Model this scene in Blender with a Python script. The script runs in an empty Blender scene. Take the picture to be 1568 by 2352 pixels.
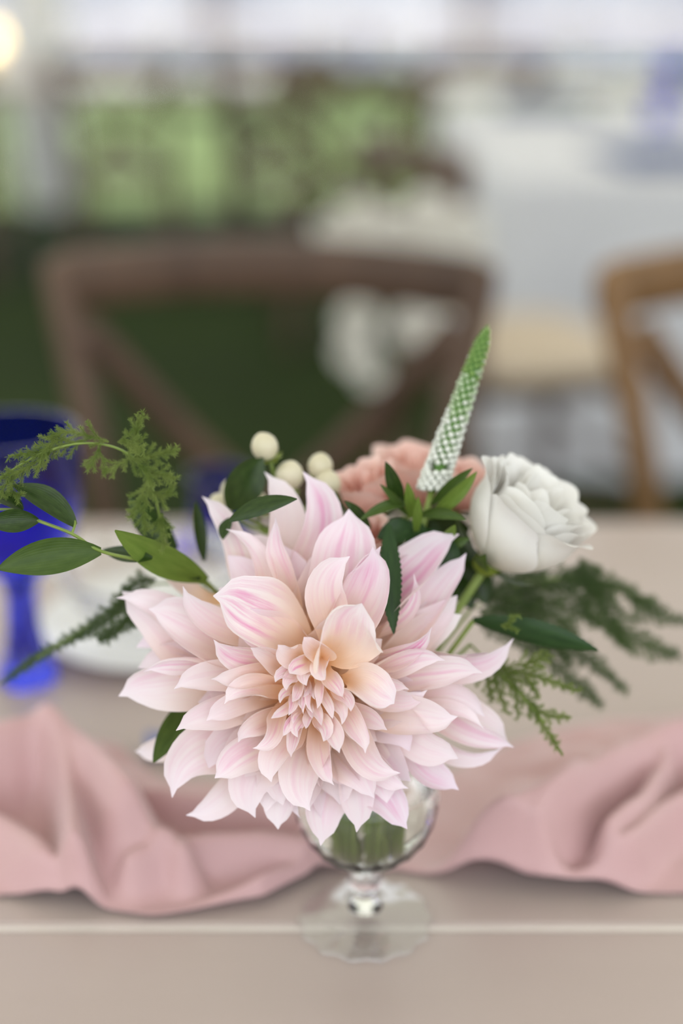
import bpy, bmesh, math, random
import numpy as np
from mathutils import Vector, Matrix, Quaternion, noise

R = random.Random(7)
PI = math.pi
sc = bpy.context.scene
COL = sc.collection

# ------------------------------------------------------------------ camera, world, sun, exposure
PITCH = math.radians(20.8)
CAMP = Vector((0, 0, 1.21))
TZ = 0.75                                   # table height
FPX = 2352 * 50 / 36
cam = bpy.data.cameras.new('camera')
cam.lens = 50; cam.sensor_fit = 'VERTICAL'; cam.sensor_height = 36; cam.sensor_width = 24
cam.clip_start = 0.02; cam.clip_end = 200
cam.dof.use_dof = True; cam.dof.focus_distance = 0.632; cam.dof.aperture_fstop = 1.8
cam.dof.aperture_blades = 0
camo = bpy.data.objects.new('camera', cam); COL.objects.link(camo)
camo.location = CAMP; camo.rotation_euler = (PI / 2 - PITCH, 0, 0)
sc.camera = camo

world = bpy.data.worlds.new('world'); sc.world = world; world.use_nodes = True
wn = world.node_tree; wn.nodes.clear()
wo = wn.nodes.new('ShaderNodeOutputWorld'); wb = wn.nodes.new('ShaderNodeBackground')
wb.inputs[0].default_value = (0.92, 0.96, 1.0, 1); wb.inputs[1].default_value = 1.5
wn.links.new(wb.outputs[0], wo.inputs[0])

sun = bpy.data.lights.new('sun_offscreen', 'SUN'); sun.energy = 20; sun.angle = math.radians(3); sun.color = (1, 0.95, 0.87)
suno = bpy.data.objects.new('sun_offscreen', sun); COL.objects.link(suno)
suno.rotation_euler = Vector((-0.35, 0.45, 0.82)).to_track_quat('Z', 'Y').to_euler()

sc.view_settings.view_transform = 'Standard'; sc.view_settings.look = 'None'
sc.view_settings.gamma = 1; sc.view_settings.use_curve_mapping = False
sc.view_settings.exposure = 0.68
sc.cycles.use_denoising = True
sc.cycles.max_bounces = 12; sc.cycles.transparent_max_bounces = 16
sc.cycles.sample_clamp_indirect = 60

# ------------------------------------------------------------------ measuring helpers
FWD = Vector((0, math.cos(PITCH), -math.sin(PITCH)))
UP = Vector((0, math.sin(PITCH), math.cos(PITCH)))
RT = Vector((1, 0, 0))

def ip(px, py, depth):
    """world point measured at a place in the photograph, at a known depth (m)"""
    return CAMP + depth * (FWD + RT * ((px - 784) / FPX) - UP * ((py - 1176) / FPX))

def at(px, py, D):
    """the same, at a known distance D along the ground"""
    d = FWD + RT * ((px - 784) / FPX) - UP * ((py - 1176) / FPX)
    return CAMP + d * (D / d.y)

def lerp(a, b, t): return a + (b - a) * t
def sstep(x): x = max(0, min(1, x)); return x * x * (3 - 2 * x)

# ------------------------------------------------------------------ materials
def nt(name):
    m = bpy.data.materials.new(name); m.use_nodes = True
    t = m.node_tree; t.nodes.clear()
    o = t.nodes.new('ShaderNodeOutputMaterial')
    return m, t, o

def N(t, kind, **kw):
    n = t.nodes.new('ShaderNode' + kind)
    for k, v in kw.items(): setattr(n, k, v)
    return n

def setin(n, d):
    for k, v in d.items(): n.inputs[k].default_value = v

def ramp(t, stops, interp='LINEAR'):
    n = N(t, 'ValToRGB'); cr = n.color_ramp; cr.interpolation = interp
    while len(cr.elements) < len(stops): cr.elements.new(0.5)
    for e, (p, c) in zip(cr.elements, stops): e.position = p; e.color = (*c, 1) if len(c) == 3 else c
    return n

def plain(name, c1, c2=None, rough=0.5, spec=0.4, scale=20, transl=0, bump=0, bscale=80, coat=0, stretch=(1, 1, 1), sheen=0, metallic=0):
    """two-tone noise material, optionally translucent"""
    m, t, o = nt(name); L = t.links.new
    p = N(t, 'BsdfPrincipled'); setin(p, {'Roughness': rough, 'Specular IOR Level': spec, 'Coat Weight': coat, 'Sheen Weight': sheen, 'Metallic': metallic})
    tc = N(t, 'TexCoord'); mp = N(t, 'Mapping'); mp.inputs['Scale'].default_value = stretch
    L(tc.outputs['Object'], mp.inputs['Vector'])
    nz = N(t, 'TexNoise'); setin(nz, {'Scale': scale, 'Detail': 4}); L(mp.outputs[0], nz.inputs['Vector'])
    rp = ramp(t, [(0.3, c1), (0.7, c2 or c1)]); L(nz.outputs['Fac'], rp.inputs[0]); L(rp.outputs[0], p.inputs['Base Color'])
    if bump:
        b = N(t, 'Bump'); setin(b, {'Strength': bump, 'Distance': 0.002})
        nb = N(t, 'TexNoise'); setin(nb, {'Scale': bscale, 'Detail': 3}); L(mp.outputs[0], nb.inputs['Vector'])
        L(nb.outputs['Fac'], b.inputs['Height']); L(b.outputs[0], p.inputs['Normal'])
    sh = p.outputs[0]
    if transl:
        tr = N(t, 'BsdfTranslucent'); L(rp.outputs[0], tr.inputs['Color'])
        mx = N(t, 'MixShader'); mx.inputs[0].default_value = transl
        L(p.outputs[0], mx.inputs[1]); L(tr.outputs[0], mx.inputs[2]); sh = mx.outputs[0]
    L(sh, o.inputs[0]); return m

def glass(name, color=(1, 1, 1), rough=0.0, ior=1.5, dens=0):
    m, t, o = nt(name); L = t.links.new
    p = N(t, 'BsdfPrincipled'); setin(p, {'Base Color': (*color, 1), 'Roughness': rough, 'IOR': ior, 'Transmission Weight': 1})
    L(p.outputs[0], o.inputs[0])
    if dens:
        v = N(t, 'VolumeAbsorption'); setin(v, {'Color': (*color, 1), 'Density': dens}); L(v.outputs[0], o.inputs[1])
        p.inputs['Base Color'].default_value = (1, 1, 1, 1)
    return m

def petal_mat(name, base, mid, tip, streak, lilac, transl=0.3, rough=0.5):
    """petal colour running along the petal, with streaks on its veins; obj.color = (streak, warmth, lilac)"""
    m, t, o = nt(name); L = t.links.new
    uv = N(t, 'UVMap'); sp = N(t, 'SeparateXYZ'); L(uv.outputs[0], sp.inputs[0])
    oi = N(t, 'ObjectInfo'); oc = N(t, 'SeparateColor'); L(oi.outputs['Color'], oc.inputs[0])
    def M(op, a, b=None, c=None):
        n = N(t, 'Math', operation=op)
        for i, x in enumerate((a, b, c)):
            if x is None: continue
            if isinstance(x, (int, float)): n.inputs[i].default_value = x
            else: L(x, n.inputs[i])
        return n.outputs[0]
    U, T = sp.outputs[0], sp.outputs[1]
    edge = M('ABSOLUTE', M('MULTIPLY', M('SUBTRACT', U, 0.5), 2))
    wob = N(t, 'TexNoise'); setin(wob, {'Scale': 3, 'Detail': 2})
    L(uv.outputs[0], wob.inputs['Vector'])
    t2 = M('ADD', T, M('MULTIPLY', M('SUBTRACT', 0.5, oc.outputs[1]), 0.5))
    t2 = M('ADD', t2, M('MULTIPLY', M('SUBTRACT', wob.outputs['Fac'], 0.5), 0.2))
    rp = ramp(t, [(0.12, base), (0.42, tuple(lerp(a, b, 0.58) for a, b in zip(base, mid))), (0.72, mid), (1, tip)])
    L(t2, rp.inputs[0])
    # streaks
    cb = N(t, 'CombineXYZ'); L(M('MULTIPLY', U, 7), cb.inputs[0]); L(M('MULTIPLY', T, 0.8), cb.inputs[1]); L(M('MULTIPLY', oi.outputs['Random'], 37), cb.inputs[2])
    nz = N(t, 'TexNoise'); setin(nz, {'Scale': 1.0, 'Detail': 5, 'Roughness': 0.62}); L(cb.outputs[0], nz.inputs['Vector'])
    sr = ramp(t, [(0.44, (0, 0, 0)), (0.66, (1, 1, 1))]); L(nz.outputs['Fac'], sr.inputs[0])
    win = ramp(t, [(0.32, (0, 0, 0)), (0.6, (1, 1, 1)), (0.8, (1, 1, 1)), (0.98, (0.1, 0.1, 0.1))], 'EASE'); L(T, win.inputs[0])
    mask = M('MULTIPLY', M('MULTIPLY', sr.outputs[0], win.outputs[0]), M('SUBTRACT', 1, M('POWER', edge, 2.0)))
    mask = M('MINIMUM', M('MULTIPLY', mask, oc.outputs[0]), 1)
    lw = M('MULTIPLY', oc.outputs[2], M('MULTIPLY', T, 0.9))
    m1 = N(t, 'Mix', data_type='RGBA'); L(lw, m1.inputs[0]); L(rp.outputs[0], m1.inputs[6]); m1.inputs[7].default_value = (*lilac, 1)
    m2 = N(t, 'Mix', data_type='RGBA'); L(mask, m2.inputs[0]); L(m1.outputs[2], m2.inputs[6]); m2.inputs[7].default_value = (*streak, 1)
    p = N(t, 'BsdfPrincipled'); setin(p, {'Roughness': rough, 'Specular IOR Level': 0.25, 'Sheen Weight': 0.15})
    L(m2.outputs[2], p.inputs['Base Color'])
    cv = N(t, 'CombineXYZ'); L(M('MULTIPLY', U, 34), cv.inputs[0]); L(M('MULTIPLY', T, 1.5), cv.inputs[1]); L(M('MULTIPLY', oi.outputs['Random'], 11), cv.inputs[2])
    nv = N(t, 'TexNoise'); setin(nv, {'Scale': 1.0, 'Detail': 2}); L(cv.outputs[0], nv.inputs['Vector'])
    bp = N(t, 'Bump'); setin(bp, {'Strength': 0.22, 'Distance': 0.0012}); L(nv.outputs['Fac'], bp.inputs['Height']); L(bp.outputs[0], p.inputs['Normal'])
    tr = N(t, 'BsdfTranslucent'); L(m2.outputs[2], tr.inputs['Color'])
    mx = N(t, 'MixShader'); mx.inputs[0].default_value = transl
    L(p.outputs[0], mx.inputs[1]); L(tr.outputs[0], mx.inputs[2]); L(mx.outputs[0], o.inputs[0])
    return m

def leaf_mat(name, c1, c2, rough=0.35, transl=0.18, vein=True):
    m, t, o = nt(name); L = t.links.new
    uv = N(t, 'UVMap'); sp = N(t, 'SeparateXYZ'); L(uv.outputs[0], sp.inputs[0])
    nz = N(t, 'TexNoise'); setin(nz, {'Scale': 5, 'Detail': 3}); L(uv.outputs[0], nz.inputs['Vector'])
    rp = ramp(t, [(0.3, c1), (0.75, c2)]); L(nz.outputs['Fac'], rp.inputs[0])
    p = N(t, 'BsdfPrincipled'); setin(p, {'Roughness': rough, 'Specular IOR Level': 0.32})
    L(rp.outputs[0], p.inputs['Base Color'])
    wv = N(t, 'TexWave', wave_type='BANDS', bands_direction='X'); setin(wv, {'Scale': 4.0, 'Distortion': 1.2}); L(uv.outputs[0], wv.inputs['Vector'])
    bp = N(t, 'Bump'); setin(bp, {'Strength': 0.07 if vein else 0, 'Distance': 0.0008}); L(wv.outputs['Fac'], bp.inputs['Height']); L(bp.outputs[0], p.inputs['Normal'])
    tr = N(t, 'BsdfTranslucent'); L(rp.outputs[0], tr.inputs['Color'])
    mx = N(t, 'MixShader'); mx.inputs[0].default_value = transl
    L(p.outputs[0], mx.inputs[1]); L(tr.outputs[0], mx.inputs[2]); L(mx.outputs[0], o.inputs[0])
    return m

def lawn_mat():
    m, t, o = nt('lawn'); L = t.links.new
    tc = N(t, 'TexCoord')
    n1 = N(t, 'TexNoise'); setin(n1, {'Scale': 0.7, 'Detail': 6}); L(tc.outputs['Object'], n1.inputs['Vector'])
    n2 = N(t, 'TexNoise'); setin(n2, {'Scale': 60, 'Detail': 4}); L(tc.outputs['Object'], n2.inputs['Vector'])
    r1 = ramp(t, [(0.3, (0.015, 0.027, 0.005)), (0.7, (0.030, 0.052, 0.009))]); L(n1.outputs['Fac'], r1.inputs[0])
    r2 = ramp(t, [(0.3, (0.5, 0.5, 0.5)), (0.7, (1.2, 1.2, 1.2))]); L(n2.outputs['Fac'], r2.inputs[0])
    mx = N(t, 'Mix', data_type='RGBA', blend_type='MULTIPLY'); mx.inputs[0].default_value = 1
    L(r1.outputs[0], mx.inputs[6]); L(r2.outputs[0], mx.inputs[7])
    p = N(t, 'BsdfPrincipled'); setin(p, {'Roughness': 0.9, 'Specular IOR Level': 0.1}); L(mx.outputs[2], p.inputs['Base Color'])
    L(p.outputs[0], o.inputs[0]); return m

MT = {}
MT['dahlia'] = petal_mat('dahlia_petal', (0.95, 0.64, 0.35), (0.965, 0.875, 0.845), (0.95, 0.90, 0.915), (0.80, 0.24, 0.52), (0.89, 0.74, 0.90), 0.32)
MT['white_rose'] = petal_mat('white_rose_petal', (0.80, 0.76, 0.60), (0.87, 0.85, 0.81), (0.90, 0.89, 0.87), (0.9, 0.85, 0.8), (0.86, 0.86, 0.9), 0.28)
MT['peach_rose'] = petal_mat('peach_rose_petal', (0.76, 0.34, 0.24), (0.88, 0.58, 0.50), (0.90, 0.70, 0.65), (0.8, 0.4, 0.35), (0.85, 0.6, 0.6), 0.3)
MT['leaf_dark'] = leaf_mat('leaf_dark', (0.020, 0.042, 0.008), (0.038, 0.072, 0.014), 0.26)
MT['leaf_mid'] = leaf_mat('leaf_mid', (0.042, 0.080, 0.012), (0.068, 0.115, 0.020), 0.42)
MT['leaf_bright'] = leaf_mat('leaf_bright', (0.11, 0.18, 0.025), (0.16, 0.24, 0.04), 0.4, 0.25)
MT['leaf_serrated'] = leaf_mat('leaf_serrated', (0.016, 0.045, 0.012), (0.030, 0.075, 0.018), 0.4)
MT['fern_light'] = plain('fern_light', (0.12, 0.18, 0.035), (0.24, 0.30, 0.08), 0.6, 0.2, 110, 0.3)
MT['fern_dark'] = plain('fern_dark', (0.055, 0.095, 0.030), (0.10, 0.15, 0.050), 0.6, 0.2, 40, 0.3)
MT['heart'] = plain('dahlia_heart', (0.80, 0.50, 0.28), (0.86, 0.60, 0.40), 0.6, 0.2, 60, 0.1)
MT['stem'] = plain('stem_green', (0.16, 0.24, 0.04), (0.26, 0.34, 0.08), 0.4, 0.4, 60, 0.05)
MT['berry'] = plain('berry_cream', (0.66, 0.60, 0.42), (0.76, 0.70, 0.54), 0.3, 0.5, 60, 0.12)
MT['sepal'] = leaf_mat('sepal_lime', (0.18, 0.26, 0.03), (0.30, 0.36, 0.05), 0.4, 0.25, False)
MT['bud_white'] = plain('bud_white', (0.80, 0.82, 0.76), (0.88, 0.88, 0.84), 0.45, 0.3, 60, 0.25)
MT['bud_pale'] = plain('bud_pale', (0.50, 0.62, 0.40), (0.66, 0.74, 0.56), 0.45, 0.3, 60, 0.25)
MT['bud_green'] = plain('bud_green', (0.20, 0.36, 0.08), (0.36, 0.50, 0.18), 0.5, 0.3, 60, 0.25)
MT['spike_green'] = plain('spike_green', (0.07, 0.17, 0.035), (0.12, 0.24, 0.05), 0.5, 0.3, 60)
MT['table'] = plain('table_paint', (0.43, 0.35, 0.325), (0.475, 0.39, 0.365), 0.34, 0.45, 9, 0, 0.05, 60, stretch=(0.3, 1, 1))
MT['table_strip'] = plain('table_strip', (0.72, 0.66, 0.62), (0.76, 0.70, 0.66), 0.3, 0.5)
MT['runner'] = plain('runner_cloth', (0.56, 0.345, 0.35), (0.61, 0.385, 0.39), 0.40, 0.4, 14, 0.10, 0.15, 900, sheen=0.35)
MT['linen'] = plain('white_linen', (0.62, 0.62, 0.66), (0.67, 0.67, 0.71), 0.8, 0.2, 6, 0.03, 0.1, 300)
MT['china'] = plain('white_china', (0.82, 0.82, 0.83), (0.86, 0.86, 0.86), 0.15, 0.5)
MT['napkin_pale'] = plain('pale_blue_napkin', (0.20, 0.23, 0.42), (0.26, 0.29, 0.48), 0.85, 0.2, 30, 0, 0.1, 400)
MT['napkin'] = plain('blue_napkin', (0.045, 0.075, 0.20), (0.07, 0.11, 0.27), 0.85, 0.2, 30, 0, 0.1, 400)
MT['wood'] = plain('chair_wood', (0.060, 0.033, 0.020), (0.125, 0.073, 0.045), 0.5, 0.4, 14, 0, 0.1, 50, stretch=(1, 1, 0.25))
MT['wood_dark'] = plain('chair_wood_dark', (0.045, 0.030, 0.022), (0.09, 0.06, 0.045), 0.5, 0.4, 14, stretch=(1, 1, 0.25))
MT['wood_honey'] = plain('chair_wood_honey', (0.13, 0.066, 0.026), (0.23, 0.125, 0.05), 0.45, 0.4, 14, 0, 0.1, 50, stretch=(1, 1, 0.25))
MT['cushion'] = plain('cushion_cream', (0.52, 0.43, 0.33), (0.60, 0.50, 0.40), 0.85, 0.2, 10, 0, 0.15, 200)
MT['canvas'] = plain('tent_canvas', (0.80, 0.79, 0.76), (0.84, 0.83, 0.80), 0.8, 0.1, 2, 0.10)
MT['drape'] = plain('tent_drape', (0.86, 0.85, 0.85), (0.90, 0.89, 0.89), 0.8, 0.2, 4, 0.35)
MT['wall_far'] = plain('pavilion_wall', (0.34, 0.37, 0.46), (0.56, 0.58, 0.66), 0.8, 0.2, 0.8, 0.05)
def thin_glass(name):
    m, t, o = nt(name); L = t.links.new
    tr = N(t, 'BsdfTransparent'); tr.inputs[0].default_value = (.985, .985, .985, 1); g = N(t, 'BsdfGlossy'); g.inputs['Roughness'].default_value = .04
    lw = N(t, 'LayerWeight'); lw.inputs[0].default_value = .5; pw = N(t, 'Math', operation='POWER'); pw.inputs[1].default_value = 4; ma = N(t, 'Math', operation='MULTIPLY_ADD'); ma.inputs[1].default_value = .7; ma.inputs[2].default_value = .14; mx = N(t, 'MixShader')
    L(lw.outputs['Facing'], pw.inputs[0]); L(pw.outputs[0], ma.inputs[0]); L(ma.outputs[0], mx.inputs[0]); L(tr.outputs[0], mx.inputs[1]); L(g.outputs[0], mx.inputs[2]); L(mx.outputs[0], o.inputs[0]); return m
MT['foot_glass'] = thin_glass('foot_glass')
MT['glass_cup'] = glass('glass_cup', (0.99, 0.995, 0.99), 0.06, 1.5)
MT['wick'] = plain('candle_wick', (0.03, 0.025, 0.02), (0.05, 0.04, 0.03), 0.9, 0.1)
MT['glass'] = glass('clear_glass', (0.99, 0.995, 0.99), 0.0, 1.5)
MT['water'] = glass('water', (0.97, 0.99, 0.96), 0.0, 1.33)
MT['cobalt'] = glass('cobalt_glass', (0.06, 0.085, 0.86), 0.02, 1.5)
MT['lawn'] = lawn_mat()
MT['white_petal'] = plain('garland_petal', (0.86, 0.83, 0.76), (0.92, 0.90, 0.86), 0.6, 0.2, 60, 0.3)
MT['wax'] = plain('candle_wax', (0.80, 0.76, 0.68), (0.84, 0.80, 0.72), 0.5, 0.4, 20, 0.2)
def glow(name, col, s):
    m, t, o = nt(name); e = N(t, 'Emission'); e.inputs[0].default_value = (*col, 1); e.inputs[1].default_value = s
    t.links.new(e.outputs[0], o.inputs[0]); return m
MT['flame_warm'] = glow('lamp_glow', (1, 0.74, 0.36), 6)

# ------------------------------------------------------------------ object helpers
def origin(o):
    v = Vector((0, 0, 0))
    while o is not None: v += o.location; o = o.parent
    return v

def mk(name, verts, faces, mat, parent=None, uv=None, smooth=True, local=False, kind=None, loc=None, closed=False):
    off = Vector((0, 0, 0)) if (local or parent is None) else origin(parent)
    if parent is None and loc is not None: off = Vector(loc)
    me = bpy.data.meshes.new(name)
    me.from_pydata([(v[0] - off[0], v[1] - off[1], v[2] - off[2]) for v in verts], [], faces)
    if uv is not None:
        l = me.uv_layers.new(name='UVMap')
        idx = np.empty(len(me.loops), dtype=np.int32); me.loops.foreach_get('vertex_index', idx)
        l.data.foreach_set('uv', np.asarray(uv, dtype=np.float32)[idx].ravel())
    if smooth: me.polygons.foreach_set('use_smooth', [True] * len(me.polygons))
    if closed:
        bm = bmesh.new(); bm.from_mesh(me); bmesh.ops.recalc_face_normals(bm, faces=bm.faces); bm.to_mesh(me); bm.free()
        if smooth: me.polygons.foreach_set('use_smooth', [True] * len(me.polygons))
    me.materials.append(MT[mat] if isinstance(mat, str) else mat)
    me.update()
    o = bpy.data.objects.new(name, me); COL.objects.link(o)
    if parent is not None: o.parent = parent
    elif loc is not None: o.location = loc
    if kind: o['kind'] = kind
    return o

def thing(name, label, cat, loc=(0, 0, 0), group=None):
    o = bpy.data.objects.new(name, None); COL.objects.link(o)
    o.empty_display_size = 0.02
    o.location = loc; o['label'] = label; o['category'] = cat
    if group: o['group'] = group
    return o

def tag(o, label, cat, group=None):
    o['label'] = label; o['category'] = cat
    if group: o['group'] = group
    return o

def copy_tree(o, parent=None):
    c = o.copy(); COL.objects.link(c); c.parent = parent
    for ch in o.children:
        copy_tree(ch, c)
    return c

class MB:
    """collects geometry for one mesh"""
    def __init__(s): s.v = []; s.f = []
    def add(s, v, f):
        n = len(s.v); s.v += [tuple(x) for x in v]; s.f += [tuple(i + n for i in q) for q in f]; return s
    def box(s, x0, x1, y0, y1, z0, z1, b=0.0):
        if not b:
            v = [(x, y, z) for x in (x0, x1) for y in (y0, y1) for z in (z0, z1)]
            return s.add(v, [(0, 1, 3, 2), (4, 6, 7, 5), (0, 4, 5, 1), (2, 3, 7, 6), (0, 2, 6, 4), (1, 5, 7, 3)])
        rings = []
        for z, i in ((z0, b), (z0 + b, 0), (z1 - b, 0), (z1, b)):
            a0, a1, c0, c1 = x0 + i, x1 - i, y0 + i, y1 - i
            rings.append([(a0 + b, c0, z), (a1 - b, c0, z), (a1, c0 + b, z), (a1, c1 - b, z), (a1 - b, c1, z), (a0 + b, c1, z), (a0, c1 - b, z), (a0, c0 + b, z)])
        return s.loft(rings, True)
    def loft(s, rings, caps=True, closed=True):
        n = len(rings[0]); v = [p for r in rings for p in r]; f = []
        for i in range(len(rings) - 1):
            for j in range(n if closed else n - 1):
                a, b = i * n + j, i * n + (j + 1) % n
                f.append((a, b, b + n, a + n))
        if caps: f.append(tuple(range(n - 1, -1, -1))); f.append(tuple(range((len(rings) - 1) * n, len(rings) * n)))
        return s.add(v, f)
    def tube(s, pts, rad, n=8, sy=1.0, up=None):
        pts = [Vector(p) for p in pts]; rings = []
        up = Vector(up) if up else None
        side0 = None
        for i, p in enumerate(pts):
            t = (pts[min(i + 1, len(pts) - 1)] - pts[max(i - 1, 0)]).normalized()
            if up is not None: a = t.cross(up)
            elif side0 is None: a = t.cross(Vector((0.13, 0.97, 0.2)))
            else: a = side0 - t * side0.dot(t)
            if a.length < 1e-6: a = t.orthogonal()
            a.normalize(); side0 = a; b = t.cross(a)
            r = rad[i] if hasattr(rad, '__len__') else rad
            rings.append([p + a * (r * math.cos(2 * PI * k / n)) + b * (r * sy * math.sin(2 * PI * k / n)) for k in range(n)])
        return s.loft(rings, True)
    def lathe(s, prof, n=32, c=(0, 0, 0), mod=None, caps=True):
        P = [prof[0]]                      # holding loops beside sharp corners keep the shading clean
        for i in range(len(prof) - 1):
            a, b = Vector(prof[i]), Vector(prof[i + 1]); L = (b - a).length
            def sharp(k):
                if k <= 0 or k >= len(prof) - 1: return True
                u, v = Vector(prof[k]) - Vector(prof[k - 1]), Vector(prof[k + 1]) - Vector(prof[k])
                return u.length > 1e-9 and v.length > 1e-9 and u.angle(v) > .5
            e = min(.25, max(.04, .0004 / max(L, 1e-9)))
            if sharp(i): P.append(tuple(a.lerp(b, e)))
            if sharp(i + 1): P.append(tuple(a.lerp(b, 1 - e)))
            P.append(prof[i + 1])
        prof = P; rings = []
        for r, z in prof:
            rings.append([(c[0] + (r * (mod(k / n, r, z) if mod else 1)) * math.cos(2 * PI * k / n), c[1] + (r * (mod(k / n, r, z) if mod else 1)) * math.sin(2 * PI * k / n), c[2] + z) for k in range(n)])
        return s.loft(rings, caps)
    def obj(s, name, mat, parent=None, **kw): return mk(name, s.v, s.f, mat, parent, closed=True, **kw)

def sphere(c, r, nu=12, nv=8, sz=1.0):
    m = MB(); prof = [(max(1e-5, math.sin(PI * i / nv)) * r, -math.cos(PI * i / nv) * r * sz) for i in range(nv + 1)]
    return m.lathe(prof, nu, c)

def smooth_path(pts, k=8):
    """Catmull-Rom through points"""
    P = [Vector(p) for p in pts]; P = [P[0] * 2 - P[1]] + P + [P[-1] * 2 - P[-2]]; out = []
    for i in range(1, len(P) - 2):
        for j in range(k):
            t = j / k; a, b, c, d = P[i - 1:i + 3]
            out.append(0.5 * ((2 * b) + (c - a) * t + (2 * a - 5 * b + 4 * c - d) * t * t + (3 * b - a - 3 * c + d) * t ** 3))
    out.append(P[-2]); return out

# ------------------------------------------------------------------ petals and leaves
def prof_petal(t, sharp=2.2, pk=0.54, b=0.46):
    if t < pk: return b + (1 - b) * sstep(t / pk)
    x = (t - pk) / (1 - pk); y = max(0.0, 1 - x ** sharp) ** 0.8
    return max(0.012, y - 0.16 * math.exp(-((x - 0.93) / 0.09) ** 2))
def prof_broad(t): return prof_petal(t, 3.0, 0.48, 0.5)
def prof_shell(t): return prof_petal(t, 2.8, 0.5, 0.25)
def prof_leaf(t):
    return max(0.02, math.sin(PI * min(1, t * 0.94 + 0.05)) ** 0.85)

def ribbon(path, W, nrm, cup=(0.5, 0.5), roll=(0, 0), nv=8, prof=prof_petal, wav=0.0, wf=2.0, crease=0.0, serr=0.0, twist_ph=0.0, asym=0.0, eroll=0.0):
    """a curved blade along path (list of points); returns verts, faces, uv"""
    nu = len(path) - 1; V = []; UV = []; F = []
    for i, p in enumerate(path):
        t = i / nu
        tan = (path[min(i + 1, nu)] - path[max(i - 1, 0)]).normalized()
        side = tan.cross(nrm)
        if side.length < 1e-4: side = tan.orthogonal()
        side.normalize()
        side = Quaternion(tan, lerp(roll[0], roll[1], t)) @ side
        nn = side.cross(tan)
        th = lerp(cup[0], cup[1], t); h = W * 0.5 * prof(t)
        for j in range(nv + 1):
            v = -1 + 2 * j / nv
            hh = h * (1 + asym * math.sin(PI * t) * (1 if v > 0 else -1))
            if serr and abs(v) > 0.99: hh *= (1 + serr * ((i % 2) * 2 - 1))
            if abs(th) > 0.02: lat = hh * math.sin(th * v) / th; lif = hh * (1 - math.cos(th * v)) / th
            else: lat = hh * v; lif = 0
            lif += crease * h * abs(v)
            lif += wav * h * v * abs(v) * math.sin(2 * PI * (wf * t) + twist_ph + (1.3 if v > 0 else 0))
            if eroll: e = max(0, v * (1 if eroll > 0 else -1) - .35) / .65; lif += abs(eroll) * h * e * e * math.sin(PI * min(1, t * 1.1)); lat *= 1 - .35 * min(1, abs(eroll)) * e * e
            V.append(p + side * lat + nn * lif); UV.append((j / nv, t))
    n = nv + 1
    for i in range(nu):
        for j in range(nv): F.append((i * n + j, i * n + j + 1, (i + 1) * n + j + 1, (i + 1) * n + j))
    return V, F, UV

def bez(B, C, T, n):
    return [B * (1 - t) ** 2 + C * (2 * t * (1 - t)) + T * (t * t) for t in [i / n for i in range(n + 1)]]

# ------------------------------------------------------------------ the setting: lawn, tent canopy
def plane(name, x0, x1, y0, y1, z, mat, n=1):
    m = MB()
    for i in range(n):
        for j in range(n):
            a, b = lerp(x0, x1, i / n), lerp(x0, x1, (i + 1) / n); c, d = lerp(y0, y1, j / n), lerp(y0, y1, (j + 1) / n)
            m.add([(a, c, z), (b, c, z), (b, d, z), (a, d, z)], [(0, 1, 2, 3)])
    return m.obj(name, mat, kind='structure')
plane('floor', -40, 40, -20, 60, 0, 'lawn', 4)

def canopy():
    m = MB(); nx, ny = 12, 14; V = []
    for j in range(ny + 1):
        for i in range(nx + 1):
            x = lerp(-7.5, 7.5, i / nx); y = lerp(-2.6, 9.9, j / ny)
            z = 2.75 + 1.5 * (1 - abs(x) / 7.5) ** 1.4 - 0.12 * math.sin(PI * ((j / ny * 2) % 1))
            V.append((x, y, z))
    F = [(j * (nx + 1) + i, j * (nx + 1) + i + 1, (j + 1) * (nx + 1) + i + 1, (j + 1) * (nx + 1) + i) for j in range(ny) for i in range(nx)]
    m.add(V, F); o = m.obj('ceiling', 'canvas', kind='structure')
    return o
canopy()

def pavilion_wall():
    V = []; n = 260
    for i in range(n + 1):
        x = lerp(-14, 14, i / n); y = 21 + 0.12 * math.sin(i * 0.9) + 0.05 * math.sin(i * 2.3)
        V += [(x, y, 0.0), (x, y, 2.6)]
    F = [(2 * i, 2 * i + 2, 2 * i + 3, 2 * i + 1) for i in range(n)]
    o = mk('wall_back', V, F, 'wall_far', kind='structure')
    for k in range(8):
        x = -12.6 + k * 3.6
        MB().box(x - 0.06, x + 0.06, 20.75, 20.85, 0, 2.6).obj('post', 'wood_dark', o, smooth=False)
pavilion_wall()

# ------------------------------------------------------------------ table
XA, XB = -1.3, 1.5
def table():
    t = thing('farm_table', 'long pale beige painted table holding the pink runner and the bouquet', 'table', (0, 0.70, 0))
    for y0, y1 in ((0.18, 0.6065), (0.6105, 1.19)):
        MB().box(XA, XB, y0, y1, TZ - 0.035, TZ, 0.0025).obj('table_leaf', 'table', t, smooth=False)
    MB().box(XA, XB, 0.6065, 0.6105, TZ - 0.03, TZ - 0.0006).obj('joint_strip', 'table_strip', t, smooth=False)
    MB().box(XA + 0.08, XB - 0.08, 0.26, 1.11, TZ - 0.12, TZ - 0.035, 0.003).obj('apron', 'table', t, smooth=False)
    for x in (XA + 0.12, XB - 0.12):
        for y in (0.3, 1.07):
            MB().tube([(x, y, 0), (x, y, 0.1), (x, y, 0.6), (x, y, TZ - 0.036)], [0.025, 0.03, 0.04, 0.045], 12).obj('leg', 'table', t)
table()

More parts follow.
